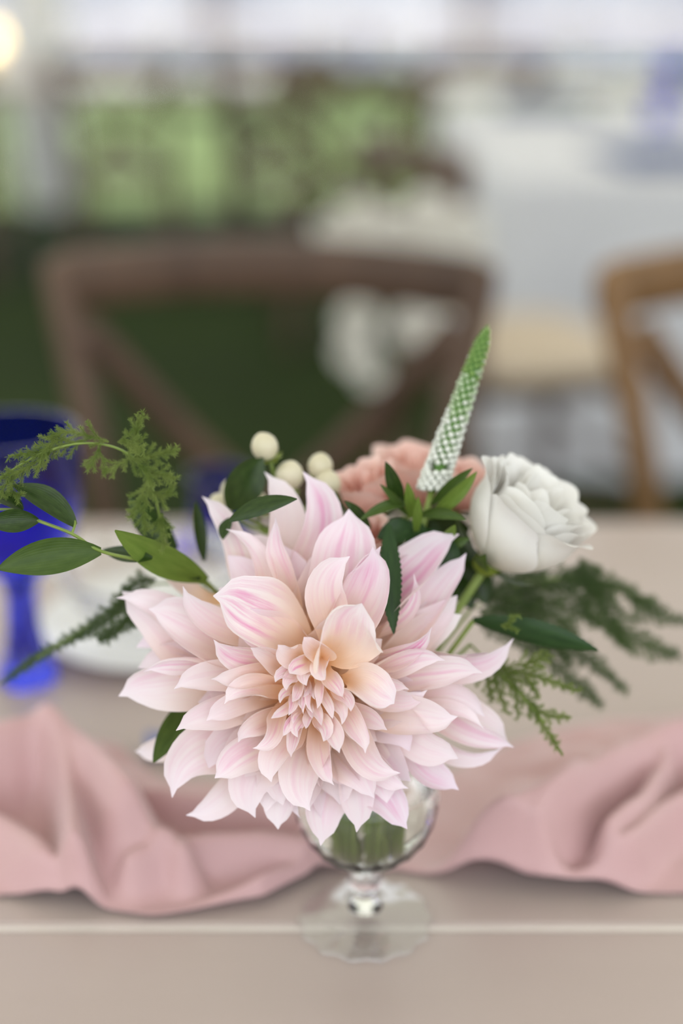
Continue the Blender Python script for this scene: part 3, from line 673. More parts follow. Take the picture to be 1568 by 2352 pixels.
# veronica spike
def veronica():
    path = smooth_path([ip(992, 1130, .682), ip(1020, 1040, .683), ip(1058, 930, .685), ip(1092, 830, .688), ip(1120, 752, .690)], 16)
    t = thing('veronica_spike', 'tapering green and white flower spike of tiny buds', 'flower', path[0])
    n = len(path) - 1
    def rad(k): return .0068 * (1 - .52 * k) * min(1, ((1.0 - k) / .14 + .02)) ** .6
    MB().tube(path, [max(.0005, rad(i / n) * lerp(.28, .82, sstep((i / n - .08) / .2))) for i in range(n + 1)], 10).obj('stalk', 'spike_green', t)
    protos = {}
    def bud_mesh(kind):
        if kind in protos: return protos[kind]
        m = MB(); pr = [(.02, -1), (.55, -.75), (.9, -.2), (1, .3), (.75, .8), (.3, 1.02), (.02, 1.08)]
        m.lathe(pr, 7)
        o = m.obj('bud', kind, t, local=True); me = o.data; bpy.data.objects.remove(o); protos[kind] = me; return me
    cnt = 0; G = MB(); tot = 285
    for i in range(tot):
        k = (i / tot) ** 1.12
        if k > .985: continue
        f = k * n; a = int(f); p = path[a].lerp(path[min(n, a + 1)], f - a)
        tan = (path[min(n, a + 1)] - path[a]).normalized()
        s1 = tan.cross(VIEWN).normalized(); s2 = s1.cross(tan)
        an = i * 2.39996
        out = s1 * math.cos(an) + s2 * math.sin(an)
        gap = (.13 < k < .17 and s2.dot(VIEWN) and math.sin(an) > .6)
        if gap: continue
        rr = rad(k); size = lerp(.00190, .00080, min(1, k * 1.15) ** .8) * R.uniform(.85, 1.15)
        d = (out * 1.0 + tan * lerp(.15, .8, k)).normalized()
        pos = p + out * rr * .9
        mat = 'bud_white' if k < .46 + R.uniform(-.08, .08) else ('bud_pale' if k < .68 + R.uniform(-.06, .06) else 'bud_green')
        rot = d.to_track_quat('Z', 'Y')
        if math.sin(an) > -.35 and cnt < 290:
            o = bpy.data.objects.new('bud', bud_mesh(mat)); COL.objects.link(o); o.parent = t
            o.matrix_local = Matrix.Translation(pos - t.location) @ rot.to_matrix().to_4x4() @ Matrix.Diagonal((size, size, size * 1.15, 1)); cnt += 1
        else:
            me = bud_mesh(mat); G.add([pos + rot @ Vector((v.co.x * size, v.co.y * size, v.co.z * size * 1.35)) for v in me.vertices], [tuple(pl.vertices) for pl in me.polygons])
    G.obj('back_buds', 'bud_white', t, kind='stuff')
    # fine hairs
    H = MB()
    for i in range(420):
        k = R.uniform(.25, 1) ; f = k * n; a = min(n - 1, int(f)); p = path[a].lerp(path[a + 1], f - a)
        tan = (path[a + 1] - path[a]).normalized(); s1 = tan.cross(VIEWN).normalized(); s2 = s1.cross(tan); an = R.random() * 2 * PI
        out = s1 * math.cos(an) + s2 * math.sin(an); q = p + out * rad(k); e = q + (out * .7 + tan * .8) * .0021; w = tan.cross(out) * .00012
        H.add([q - w, q + w, e], [(0, 1, 2)])
    H.obj('hairs', 'bud_green', t, kind='stuff')
    stem(t, path[0] + Vector((0, 0, .001)), 6, .0017)
    D = .68
    for tip, base, W, m, bow, sr in [((1095, 1083), (985, 1190), 34, 'leaf_bright', 10, 0), ((1085, 1075), (990, 1160), 26, 'leaf_mid', -6, 0), ((826, 1195), (960, 1150), 26, 'leaf_mid', 22, 0),
                                 ((1070, 1195), (960, 1185), 26, 'leaf_mid', -22, 0), ((872, 1112), (935, 1185), 18, 'leaf_mid', 6, 0), ((1045, 1205), (1015, 1250), 28, 'leaf_bright', 0, 0),
                                 ((935, 1108), (945, 1190), 26, 'leaf_bright', 0, 0), ((960, 1140), (955, 1230), 22, 'leaf_bright', 0, 0), ((904, 1456), (893, 1205), 50, 'leaf_serrated', 6, .07),
                                 ((866, 1236), (960, 1215), 56, 'leaf_serrated', 10, .07), ((1060, 1300), (960, 1220), 60, 'leaf_serrated', -8, .05), ((965, 1300), (960, 1200), 56, 'leaf_serrated', 0, .05), ((885, 1060), (920, 1170), 36, 'leaf_dark', 8, 0), ((790, 1150), (850, 1215), 24, 'leaf_dark', 8, 0), ((1078, 1235), (1010, 1250), 26, 'leaf_mid', 10, .1)] + [((1092, 1300), (985, 1190), 84, 'leaf_dark', 6, .05), ((1080, 1215), (960, 1230), 70, 'leaf_dark', -8, .05), ((1085, 1400), (1010, 1250), 84, 'leaf_dark', -6, .05), ((840, 1262), (940, 1215), 74, 'leaf_dark', 6, .05), ((1120, 1390), (1060, 1270), 70, 'leaf_dark', -6, .05), ((1000, 1165), (1040, 1260), 70, 'leaf_dark', 6, .05)]:
        front = tip[1] > 1400
        if m == 'leaf_dark' and W > 60: leaf(t, tip, base, W, .722, .716, m, bow, .004, .4, R.uniform(-15, 15), sr, 40); continue
        leaf(t, tip, base, W, D - (.0 if not front else .013), D - .006 - (.023 if front else 0) - (.01 if tip[1] < 1230 else 0), m, bow, .004, .4, R.uniform(-20, 20), sr, 40 if sr else 12)
veronica()

# serrated leaf at right
sl = thing('serrated_leaf', 'single dark green toothed leaf pointing away beneath the white rose', 'leaf', ip(1100, 1440, .69))
leaf(sl, (1373, 1494), (1085, 1425), 66, .690, .670, 'leaf_serrated', -8, .004, -.7, 25, .05, 40, 'blade')
stem(sl, ip(1086, 1426, .690), 7, .0013, 'stalk')

# hypericum
def hypericum():
    t = thing('hypericum_sprig', 'sprig of cream hypericum berries behind the dahlia', 'berries', ip(640, 1240, .70))
    hub = (640, 1225, .700)
    B = [((608, 1027), 31, .690, (-.35, .9)), ((664, 1094), 33, .693, (.25, .9)), ((735, 1072), 29, .700, (.1, .95)), ((752, 1114), 31, .695, (.2, .8)), ((508, 1160), 27, .705, (-.6, .6)), ((532, 1128), 25, .712, (-.3, .9)), ((592, 1158), 26, .702, (0, 1))]
    for (px, py), r, d, (dx, dy) in B:
        c = ip(px, py, d); rr = r * d / FPX; ax = (RT * dx + UP * dy - FWD * .25).normalized(); M = ax.to_track_quat('Z', 'Y').to_matrix()
        m = MB(); pr = [(.02, -1.05), (.5, -.92), (.88, -.5), (1, 0), (.93, .45), (.68, .82), (.35, 1.05), (.04, 1.16)]
        m.lathe(pr, 16); m.v = [tuple(c + M @ Vector(v) * rr) for v in m.v]
        b = m.obj('berry', 'berry', t)
        for k in range(5):
            a = k * 2 * PI / 5; dd = M @ Vector((math.cos(a), math.sin(a), 0)); P0 = c - ax * rr * 1.05
            V, F, UV = ribbon(bez(P0, P0 + dd * rr * .8 - ax * rr * .15, P0 + dd * rr * 1.25 + ax * rr * .1, 6), rr * .8, ax, nv=4, prof=prof_leaf)
            mk('sepal', V, F, 'sepal', b, UV)
        MB().tube(smooth_path([c - ax * rr, c - ax * rr * 2 + (ip(*hub) - c) * .2, ip(*hub)], 5), .0009, 6).obj('stalk', 'stem', t)
    stem(t, ip(*hub), 8, .0018)
    leaf(t, (604, 1052), (530, 1172), 84, .690, .684, 'leaf_dark', -10, .004, .3, 15)
    leaf(t, (682, 1146), (526, 1196), 44, .652, .645, 'leaf_dark', -22, .004, -.5, -20)
    leaf(t, (512, 1240), (530, 1190), 32, .668, .665, 'leaf_dark', 6, .0, .3, 30)
    leaf(t, (764, 1128), (728, 1215), 66, .682, .674, 'leaf_bright', 10, .003, .6, -10)
    leaf(t, (782, 1145), (742, 1150), 34, .690, .684, 'leaf_mid', -10, .003, .5)
    leaf(t, (590, 1040), (635, 1060), 26, .700, .696, 'sepal', 5, .0, .4)
hypericum()

# ruscus sprays on the left
def ruscus():
    t = thing('ruscus_sprig', 'leafy dark green sprig reaching left across the blue glass', 'foliage', ip(470, 1330, .68))
    twig(t, [(88, 1196, .640), (165, 1226, .640), (232, 1266, .640), (340, 1292, .660), (470, 1335, .688)], .0008)
    twig(t, [(165, 1226, .640), (172, 1205, .642), (172, 1195, .643)], .0006, 'twig')
    twig(t, [(88, 1196, .640), (40, 1172, .645), (-10, 1170, .65)], .0006, 'twig')
    leaf(t, (-6, 1307), (232, 1266), 80, .640, .625, 'leaf_mid', 16, .002, .3, 0)
    leaf(t, (28, 1115), (172, 1208), 66, .642, .640, 'leaf_dark', 22, .002, .5, 40)
    leaf(t, (-30, 1203), (88, 1196), 52, .640, .632, 'leaf_dark', 6, .002, .3, 0)
    leaf(t, (-20, 1140), (52, 1172), 40, .645, .645, 'leaf_dark', 14, .002, .4, 40)
    leaf(t, (264, 1218), (475, 1332), 74, .684, .640, 'leaf_bright', -12, .004, .3, -10)
    leaf(t, (296, 1142), (405, 1262), 64, .699, .690, 'leaf_dark', -14, .003, .4, 10)
    leaf(t, (236, 1262), (350, 1282), 38, .652, .668, 'leaf_dark', -6, .003, .5, 20)
    leaf(t, (310, 1262), (460, 1330), 30, .680, .664, 'leaf_dark', -4, .002, .5, 20)
    leaf(t, (450, 1150), (468, 1290), 36, .70, .70, 'leaf_dark', -6, 0, .5, 40)
    stem(t, ip(470, 1335, .688), 9, .0014, via=ip(590, 1450, .735))
ruscus()
rl = thing('ruscus_leaf', 'single green pointed leaf poking out below the dahlia petals', 'leaf', ip(440, 1610, .69))
leaf(rl, (352, 1752), (470, 1590), 62, .692, .662, 'leaf_mid', 10, .003, .3, 10, name='blade')
stem(rl, ip(470, 1590, .692), 10, .0011, 'stalk', via=ip(620, 1570, .730))

# ------------------------------------------------------------------ asparagus fern
def needles(mb, path, L, q, step=.0004, w=.00009, per=7, ang=.8):
    n = len(path) - 1; acc = 0
    tot = sum((path[i + 1] - path[i]).length for i in range(n)); cnt = max(4, int(tot / step))
    for k in range(cnt):
        f = k / cnt * n; a = min(n - 1, int(f)); p = path[a].lerp(path[a + 1], f - a)
        tan = (path[a + 1] - path[a]).normalized(); s1 = tan.orthogonal().normalized(); s2 = tan.cross(s1)
        sc_ = min(1, 3.2 * (1 - k / cnt) + .35) * min(1, .5 + 3 * k / cnt)
        for j in range(per):
            an = q.random() * 2 * PI
            d = (s1 * math.cos(an) + s2 * math.sin(an)) * math.sin(ang) + tan * math.cos(ang)
            e = p + d * (L * sc_ * q.uniform(.7, 1.15)); ww = d.cross(VIEWN)
            if ww.length < .01: ww = d.orthogonal()
            ww = ww.normalized() * w
            mb.add([p - ww, p + ww, e + ww * .4, e - ww * .4], [(0, 1, 2, 3)])
def fern(label, root_pt, main, fronds, mat, seed, j, L=.0042, spray=()):
    q = random.Random(seed)
    t = thing('asparagus_fern', label, 'fern', ip(*root_pt), 'feathery fern sprigs in the bouquet')
    mp = smooth_path([ip(*p) for p in main], 8)
    MB().tube(mp, .0006, 5).obj('stem', 'stem', t)
    stem(t, ip(*main[0]), j, .0009, 'lower_stem', via=(ip(560, 1400, .775) if seed == 1 else ip(560, 1490, .755)) if main[0][0] < 600 else None)
    for fr in fronds:
        pts = [ip(*p) for p in fr]; path = smooth_path(pts, 8) if len(pts) > 2 else bez(pts[0], (pts[0] + pts[1]) / 2 + UP * .002, pts[1], 10)
        f = MB().tube(path, .00032, 4).obj('frond', mat, t)
        nb = MB(); needles(nb, path, L, q)
        tot = sum((path[i + 1] - path[i]).length for i in range(len(path) - 1))
        ns = int(tot / .0022)
        for s in range(ns):      # side twigs
            k = (s + .5) / ns; fi = k * (len(path) - 1); a = min(len(path) - 2, int(fi)); p = path[a].lerp(path[a + 1], fi - a)
            tan = (path[a + 1] - path[a]).normalized(); side = tan.cross(VIEWN).normalized() * (1 if s % 2 else -1) + VIEWN * q.uniform(-.7, .7)
            ln = (.014 * (1 - k) + .003) * q.uniform(.6, 1.1) * spray if spray else 0
            if ln > .002:
                e = p + (tan * .75 + side.normalized() * .65).normalized() * ln
                tw = bez(p, (p + e) / 2 + tan * .001, e, 4)
                nb.tube(tw, .0002, 3); needles(nb, tw, L * .85, q, .0006, .00010, 6)
        o = nb.obj('needles', mat, f, kind='stuff')
d = .66
fern('light green feathery fern spray arching over the blue goblet', (400, 1320, .705), [(400, 1320, .705), (372, 1210, .668), (345, 1110, .655), (290, 1040, .65), (200, 1018, .645), (100, 1040, .64), (-20, 1110, .64)],
     [[(318, 1050, .652), (312, 990, .648), (330, 950, .645)], [(270, 1015, .648), (300, 1018, .645), (332, 1036, .642)], [(300, 1055, .655), (360, 1045, .652), (413, 1032, .650)], [(330, 1085, .655), (370, 1090, .652), (402, 1100, .650)],
      [(352, 1130, .656), (378, 1140, .654), (404, 1108, .652)], [(372, 1180, .660), (368, 1210, .655), (376, 1262, .65)], [(250, 1015, .646), (160, 992, .642), (105, 1008, .640)], [(150, 1005, .642), (105, 1030, .638), (85, 1085, .636)],
      [(190, 1012, .645), (100, 1035, .642), (20, 1048, .64)], [(120, 1035, .641), (60, 1075, .638), (0, 1098, .636)], [(60, 1075, .640), (20, 1105, .638), (-10, 1150, .636)], [(230, 1020, .648), (215, 1060, .648), (200, 1075, .648)],
      [(300, 1050, .652), (260, 1075, .652), (235, 1085, .652)], [(340, 1100, .655), (320, 1150, .655), (300, 1190, .655)], [(345, 1110, .655), (330, 1180, .652), (335, 1220, .65)], [(20, 1090, .64), (30, 1130, .638), (45, 1140, .636)], [(280, 1035, .65), (330, 1075, .65), (352, 1120, .65)]],
     'fern_light', 1, 11, .0027, .62)
fern('dark thin fern frond trailing down-left over the white plate', (400, 1330, .718), [(420, 1340, .718), (330, 1350, .71), (200, 1440, .705), (80, 1515, .71)],
     [[(330, 1345, .70), (200, 1440, .705), (85, 1512, .71), (0, 1572, .715)], [(330, 1352, .70), (240, 1430, .70), (150, 1480, .705)], [(320, 1380, .69), (270, 1450, .69), (225, 1470, .69)], [(360, 1330, .70), (300, 1345, .70), (250, 1420, .702)], [(330, 1400, .69), (290, 1430, .69), (215, 1462, .69)]],
     'fern_dark', 2, 12, .0036, .5)
fern('broad dark fern spray spreading to the right under the white rose', (1090, 1380, .73), [(1080, 1400, .72), (1200, 1340, .735), (1330, 1330, .75), (1420, 1360, .755)],
     [[(1150, 1370, .73), (1300, 1330, .75), (1420, 1350, .755), (1500, 1396, .76)], [(1180, 1350, .735), (1300, 1400, .745), (1400, 1440, .75), (1448, 1492, .75)], [(1180, 1360, .735), (1280, 1420, .74), (1330, 1480, .745)], [(1130, 1390, .725), (1200, 1420, .735), (1290, 1460, .74)],
      [(1330, 1330, .75), (1390, 1400, .755), (1420, 1470, .757)], [(1330, 1280, .745), (1350, 1330, .75), (1390, 1410, .755)], [(1100, 1400, .72), (1150, 1440, .73), (1220, 1500, .735)], [(1400, 1420, .75), (1480, 1480, .755), (1560, 1506, .76)], [(1440, 1375, .757), (1500, 1410, .76), (1575, 1425, .765)],
      [(1200, 1450, .735), (1330, 1500, .74), (1440, 1588, .745)], [(1200, 1460, .735), (1300, 1550, .74), (1382, 1620, .745)], [(1110, 1380, .72), (1180, 1330, .73), (1250, 1320, .735)], [(1240, 1340, .74), (1330, 1370, .748), (1370, 1440, .75)], [(1160, 1400, .73), (1240, 1440, .74), (1310, 1520, .745)], [(1100, 1370, .72), (1160, 1380, .73), (1230, 1400, .735)], [(1280, 1330, .745), (1360, 1340, .752), (1440, 1420, .755)]],
     'fern_dark', 3, 13, .0040, .95)
fern('drooping green fern tip hanging below the toothed leaf', (1100, 1500, .70), [(1080, 1480, .70), (1130, 1530, .69), (1190, 1590, .685), (1250, 1660, .68)],
     [[(1120, 1520, .69), (1190, 1590, .685), (1250, 1670, .68), (1292, 1735, .676)], [(1190, 1540, .685), (1250, 1560, .68), (1328, 1588, .676)], [(1200, 1600, .685), (1250, 1640, .68), (1312, 1648, .678)], [(1130, 1520, .69), (1140, 1570, .688), (1165, 1640, .685)], [(1150, 1530, .69), (1180, 1570, .686), (1190, 1650, .684)], [(1110, 1520, .69), (1120, 1570, .69), (1130, 1610, .69)], [(1180, 1530, .686), (1225, 1520, .684), (1265, 1505, .682)], [(1150, 1436, .672), (1165, 1436, .670), (1185, 1412, .668)], [(1110, 1520, .69), (1190, 1545, .688), (1240, 1600, .685)]],
     'fern_light', 4, 14, .0027, .62)

# ------------------------------------------------------------------ place setting on the left
def goblet_mb(c, rr, h, n=40, wall=.0022, foot=.032, stem_r=.006, bowl_z=.45):
    bz = h * bowl_z
    out = [(foot, 0.0), (foot, .003), (foot * .5, .008), (stem_r, .018), (stem_r * .9, bz * .7), (stem_r * 1.5, bz * .95), (rr * .55, bz + .008), (rr * .85, bz + .025), (rr, bz + .055), (rr * 1.0, h * .92), (rr * .97, h)]
    inn = [(rr * .97 - wall, h), (rr - wall, h * .92), (rr - wall, bz + .055), (rr * .85 - wall, bz + .028), (rr * .5, bz + .014), (.0005, bz + .010)]
    return MB().lathe([(.0005, 0)] + out + inn, n, c)
def blue_goblet(c, label, rr=.047, h=.182, foot=.0200):
    t = thing('blue_goblet', label, 'glass', c, 'cobalt goblets')
    bz = h * .44; w = .0024; x = Vector(c)
    out = [(.0004, bz - .003), (.014, bz - .002), (rr * .62, bz + .010), (rr * .88, bz + .030), (rr, bz + .06), (rr, h * .9), (rr * .985, h)]
    inn = [(rr * .985 - w, h), (rr - w, h * .9), (rr - w, bz + .06), (rr * .88 - w, bz + .031), (rr * .6 - w, bz + .013), (.0004, bz + .004)]
    MB().lathe(out + inn, 44, c).obj('bowl', 'cobalt', t)
    MB().lathe([(.0004, bz - .0035), (.0135, bz - .0035), (.010, bz * .8), (.0115, bz * .5), (.015, bz * .22), (foot, .008), (foot, .0003), (.0004, .0003)], 36, c).obj('stem', 'cobalt', t)
    return t
GX = ip(18, 1580, .93).x
blue_goblet((GX, .885, TZ), 'cobalt blue goblet with thick stem standing beside the glass bowl and white plate')
tb = MB().lathe([(.0005, 0), (.022, 0), (.027, .068), (.025, .068), (.020, .006), (.0005, .006)], 32, (ip(505, 1100, 1.2).x, 1.125, TZ)).obj('blue_tumbler', 'cobalt', loc=(ip(505, 1100, 1.2).x, 1.125, TZ))
tag(tb, 'short cobalt blue tumbler at the far table edge behind the dahlia', 'glass', 'cobalt goblets')

def place_setting():
    px = ip(300, 1480, 1.0).x + .011; y = .957
    p = MB().lathe([(.0005, .001), (.052, .0005), (.056, .002), (.080, .011), (.0855, .0128), (.0855, .0145), (.080, .0135), (.056, .0052), (.0005, .0042)], 64, (px, y, TZ)).obj('plate', 'china', loc=(px, y, TZ))
    tag(p, 'small white china plate under the clear glass bowl', 'plate')
    z = .0048
    b = thing('glass_bowl', 'clear glass bowl with bright rim on the small white plate', 'bowl', (px, y, TZ + z))
    MB().lathe([(.0005, z), (.022, z), (.034, z + .004), (.052, z + .018), (.064, z + .036), (.0690, z + .0495), (.0672, z + .0500), (.0622, z + .037), (.050, z + .020), (.033, z + .0058), (.0005, z + .002)], 64, (px, y, TZ)).obj('bowl_wall', 'foot_glass', b)
    MB().lathe([(.0672, z + .0501), (.0692, z + .0496), (.0716, z + .0508), (.0722, z + .0530), (.0706, z + .0546), (.0682, z + .0540), (.0670, z + .0520), (.0672, z + .0501)], 64, (px, y, TZ), None, False).obj('rim', 'glass', b)
place_setting()
def napkin(label, x, y, w, d, rz, z=TZ, grp='blue napkins', mat='napkin'):
    V = []; nx, ny = 14, 14
    for s in range(3):
        for i in range(nx + 1):
            for j in range(ny + 1):
                u, v = lerp(-w / 2, w / 2, i / nx), lerp(-d / 2, d / 2, j / ny)
                if s == 1: u *= .97
                V.append((u * math.cos(rz) - v * math.sin(rz), u * math.sin(rz) + v * math.cos(rz), .0015 + .0035 * s + .0015 * math.sin(i * .7 + s) * math.sin(j * .5)))
    k = (nx + 1) * (ny + 1)
    F = [(s * k + i * (ny + 1) + j, s * k + (i + 1) * (ny + 1) + j, s * k + (i + 1) * (ny + 1) + j + 1, s * k + i * (ny + 1) + j + 1) for s in range(3) for i in range(nx) for j in range(ny)]
    for s in range(2):      # fold edge
        for j in range(ny):
            i = 0 if s == 0 else nx
            a = s * k + i * (ny + 1) + j; F.append((a, a + 1, a + k + 1, a + k))
    o = mk('napkin', [(a + x, b + y, c + z) for a, b, c in V], F, mat, loc=(x, y, z))
    return tag(o, label, 'napkin', grp)
napkin('small folded pale blue napkin between the pink runner and the dahlia', ip(350, 1790, .80).x, .786, .034, .022, .12, mat='napkin_pale')

# ------------------------------------------------------------------ cross-back chairs
def chair(label, group, wood='wood', cushion=False, loc=(0, 0, 0), rz=0):
    t = thing('cross_back_chair', label, 'chair', (0, 0, 0), group)
    K = dict(local=True)
    for s in (-1, 1):
        pts = smooth_path([(s * .195, .235, 0), (s * .185, .20, .24), (s * .183, .185, .46), (s * .192, .20, .62), (s * .215, .225, .76), (s * .236, .245, .865), (s * .240, .25, .905)], 5)
        MB().tube(pts, [.019] * (len(pts) - 1) + [.014], 10).obj('rear_leg', wood, t, **K)
        MB().tube([(s * .205, -.20, 0), (s * .20, -.19, .25), (s * .195, -.185, .45)], [.014, .018, .02], 10).obj('front_leg', wood, t, **K)
        MB().tube([(s * .200, -.19, .2), (s * .187, .2, .2)], .011, 8).obj('stretcher', wood, t, **K)
    MB().tube([(-.20, -.19, .26), (.20, -.19, .26)], .011, 8).obj('stretcher', wood, t, **K)
    # bent top rail
    m = MB(); rings = []
    for i in range(25):
        u = -1 + i / 12; x = .252 * u; y = .243 + .055 * (1 - u * u); zc = .878 + .012 * (1 - u * u); hh = .032 if abs(u) < .97 else .024
        tx = Vector((1, -.44 * u, 0)).normalized(); nn = Vector((-tx.y, tx.x, 0))
        rings.append([Vector((x, y, zc)) + nn * (a * .012) + Vector((0, 0, b * hh)) for a, b in ((-1, -.8), (-.7, -1), (.7, -1), (1, -.8), (1, .8), (.7, 1), (-.7, 1), (-1, .8))])
    m.loft(rings).obj('top_rail', wood, t, **K)
    for s in (-1, 1):
        pts = smooth_path([(s * .212, .222, .84), (s * .10, .245 + .006 * s, .70), (-s * .02, .235 + .006 * s, .59), (-s * .14, .20, .50), (-s * .18, .187, .455)], 6)
        MB().tube(pts, .019, 8, .42, up=(0, 1, 0)).obj('cross_brace', wood, t, **K)
    rings = []
    for z, f in ((.438, .94), (.445, 1), (.462, 1), (.468, .96)):
        rings.append([(.222 * f * (abs(math.cos(a)) ** .55) * (1 if math.cos(a) > 0 else -1) * (1 - .06 * math.sin(a)), .205 * f * (abs(math.sin(a)) ** .55) * (1 if math.sin(a) > 0 else -1), z) for a in [2 * PI * k / 32 for k in range(32)]])
    MB().loft(rings).obj('seat', wood, t, **K)
    if cushion:
        rings = []
        for z, f in ((.4685, .90), (.476, 1), (.500, 1.01), (.515, .95), (.520, .7), (.521, .3)):
            rings.append([(.215 * f * (abs(math.cos(a)) ** .5) * (1 if math.cos(a) > 0 else -1), .195 * f * (abs(math.sin(a)) ** .5) * (1 if math.sin(a) > 0 else -1), z) for a in [2 * PI * k / 40 for k in range(40)]])
        MB().loft(rings).obj('cushion', 'cushion', t, **K)
    t.location = loc; t.rotation_euler = (0, 0, rz)
    return t
G1 = 'cross-back wooden chairs'
ch = chair('brown wooden cross-back chair pushed up behind the bouquet', G1, 'wood', loc=(-.095, 1.345, 0), rz=math.radians(-3))
chair('honey brown cross-back chair next in line along the beige table', G1, 'wood_honey', loc=(.575, 1.36, 0), rz=math.radians(9))
chair('brown cross-back chair with cream seat cushion turned sideways by the white table', G1, 'wood', True, loc=(.36, 2.84, 0), rz=math.radians(110))

# white blossoms tied to the sideways chair
def garland():
    t = thing('flower_garland', 'bunch of white blossoms tied on the back of the cushioned chair', 'flowers', (.13, 2.6, .5))
    q = random.Random(5)
    B = [((770, 515), 62, 2.52), ((840, 500), 60, 2.50), ((915, 530), 72, 2.42), ((980, 490), 70, 2.40), ((1060, 520), 66, 2.34), ((1085, 580), 50, 2.34), ((1000, 580), 58, 2.36), ((800, 565), 48, 2.46),
         ((820, 730), 60, 2.40), ((815, 800), 58, 2.40), ((850, 850), 46, 2.40), ((940, 740), 55, 2.36), ((985, 720), 40, 2.36), ((880, 640), 44, 2.38), ((945, 650), 40, 2.38)]
    for (px, py), r, D in B:
        c = at(px, py, D); rr = r * D / FPX
        m = MB()
        for L_, (fr, cnt) in enumerate(((1, 8), (.72, 6), (.42, 4))):
            for k in range(cnt):
                a = k * 2 * PI / cnt + L_ * .6 + q.random() * .3; el = lerp(.1, 1.1, L_ / 2)
                dr = Vector((math.cos(a) * math.cos(el), -.55 - .5 * math.sin(el), math.sin(a) * math.cos(el))).normalized()
                T = c + dr * rr * lerp(1, .8, L_ / 2)
                V, F, _ = ribbon(bez(c, c.lerp(T, .6) + Vector((0, -.012, 0)), T, 5), rr * 1.0 * lerp(1, .6, L_ / 2), Vector((0, -1, .25)), (.6, .4), nv=4, prof=prof_shell)
                m.add(V, F)
        m.obj('blossom', 'white_petal', t)
    P = [at(770, 515, 2.54), at(915, 540, 2.46), at(1060, 540, 2.38)]; MB().tube(smooth_path(P, 5), .006, 6).obj('stem', 'stem', t)
    P = [at(915, 540, 2.46), at(870, 660, 2.43), at(820, 760, 2.43), at(850, 850, 2.43)]; MB().tube(smooth_path(P, 5), .005, 6).obj('stem', 'stem', t)
    for k in range(10):
        px, py = q.choice([(720, 500), (740, 560), (850, 600), (1010, 430), (960, 590), (800, 690), (870, 770), (900, 830), (780, 840), (1000, 780)])
        c = at(px + q.uniform(-10, 10), py + q.uniform(-10, 10), 2.45); e = c + Vector((q.uniform(-.05, .05), -.02, q.uniform(-.05, .05)))
        V, F, UV = ribbon(bez(c, (c + e) / 2 + Vector((0, -.01, 0)), e, 6), .03, Vector((0, -1, .2)), nv=4, prof=prof_leaf); mk('leaf', V, F, 'leaf_mid', t, UV)
garland()

# ------------------------------------------------------------------ white-clothed table
def cloth_table(label, x0, x1, y0, y1, drop=.74, flare=.05):
    n = 220; rings = []
    def per(u, ins, wob, z):
        # rounded rectangle
        w, h = x1 - x0 - 2 * ins, y1 - y0 - 2 * ins; rc = .10
        P = 2 * (w + h); s = u * P
        if s < w: p = (x0 + ins + s, y0 + ins)
        elif s < w + h: p = (x1 - ins, y0 + ins + s - w)
        elif s < 2 * w + h: p = (x1 - ins - (s - w - h), y1 - ins)
        else: p = (x0 + ins, y1 - ins - (s - 2 * w - h))
        cx, cy = min(max(p[0], x0 + rc), x1 - rc), min(max(p[1], y0 + rc), y1 - rc)
        dx, dy = p[0] - cx, p[1] - cy
        l = math.hypot(dx, dy)
        if l > rc - ins and l > 1e-6: p = (cx + dx / l * (rc - ins), cy + dy / l * (rc - ins)) if (abs(dx) > 1e-6 and abs(dy) > 1e-6) else p
        ex, ey = (p[0] - (x0 + x1) / 2) / (x1 - x0), (p[1] - (y0 + y1) / 2) / (y1 - y0)
        f = wob * math.sin(u * 2 * PI * 22) 
        return (p[0] + ex * f, p[1] + ey * f, z)
    for ins, wob, z in ((.3, 0, TZ + .004), (.02, 0, TZ + .004), (.004, 0, TZ), (0, .0, TZ - .02), (-.006, .012, TZ - .25), (-.012, .03, TZ - .5), (-.018, .045, TZ - drop)):
        rings.append([per(k / n, ins, wob, z) for k in range(n)])
    t = thing('banquet_table', label, 'table', ((x0 + x1) / 2, (y0 + y1) / 2, 0))
    MB().loft(rings, False).add(rings[0], [tuple(range(n))]).obj('tablecloth', 'linen', t)
    MB().box(x0 + .045, x1 - .045, y0 + .045, y1 - .045, TZ - .03, TZ - .002).obj('table_top', 'wood', t, smooth=False)
    for x in (x0 + .15, x1 - .15):
        for y in (y0 + .15, y1 - .15): MB().tube([(x, y, 0), (x, y, TZ - .03)], .02, 10).obj('leg', 'wood_dark', t)
cloth_table('banquet table under a white floor-length cloth behind the cushioned chair', .365, 1.75, 3.42, 5.7)
napkin('blue napkin folded on the near edge of the white tablecloth', .85, 3.80, .34, .48, .1, TZ + .0045)
napkin('blue napkin on the far end of the white tablecloth', .72, 5.25, .34, .5, -.1, TZ + .0045)

# ------------------------------------------------------------------ glasses, candles
def clear_goblet(c, label, grp, rr=.04, h=.18):
    t = thing('wine_glass', label, 'glass', c, grp)
    goblet_mb(c, rr, h, 24).obj('glass_body', 'glass', t); return t
def candle(c, label, grp, r=.03, h=.07, flame=None, fr=.011, cup='glass_cup'):  # unlit cups are made-up stand-ins for glints on glassware; only the lantern glows
    t = thing('tealight', label, 'candle', c, grp); x, y, z = c
    MB().lathe([(.0005, .0), (r * .9, 0), (r, h), (r - .003, h), (r * .85, .004), (.0005, .004)], 20, c).obj('cup', cup, t)
    MB().lathe([(.0005, .0045), (r * .78, .0045), (r * .78, h * .4), (.0005, h * .42)], 16, c).obj('wax', 'wax', t)
    if flame is None: MB().tube([(x, y, z + h * .38), (x, y, z + h * .52)], .001, 6).obj('wick', 'wick', t)
    else: MB().lathe([(.0005, h * .45), (fr * .8, h * .52), (fr, h * .62), (fr * .5, h * .8), (.0005, h * .94)], 10, c).obj('flame', flame, t)
    return t
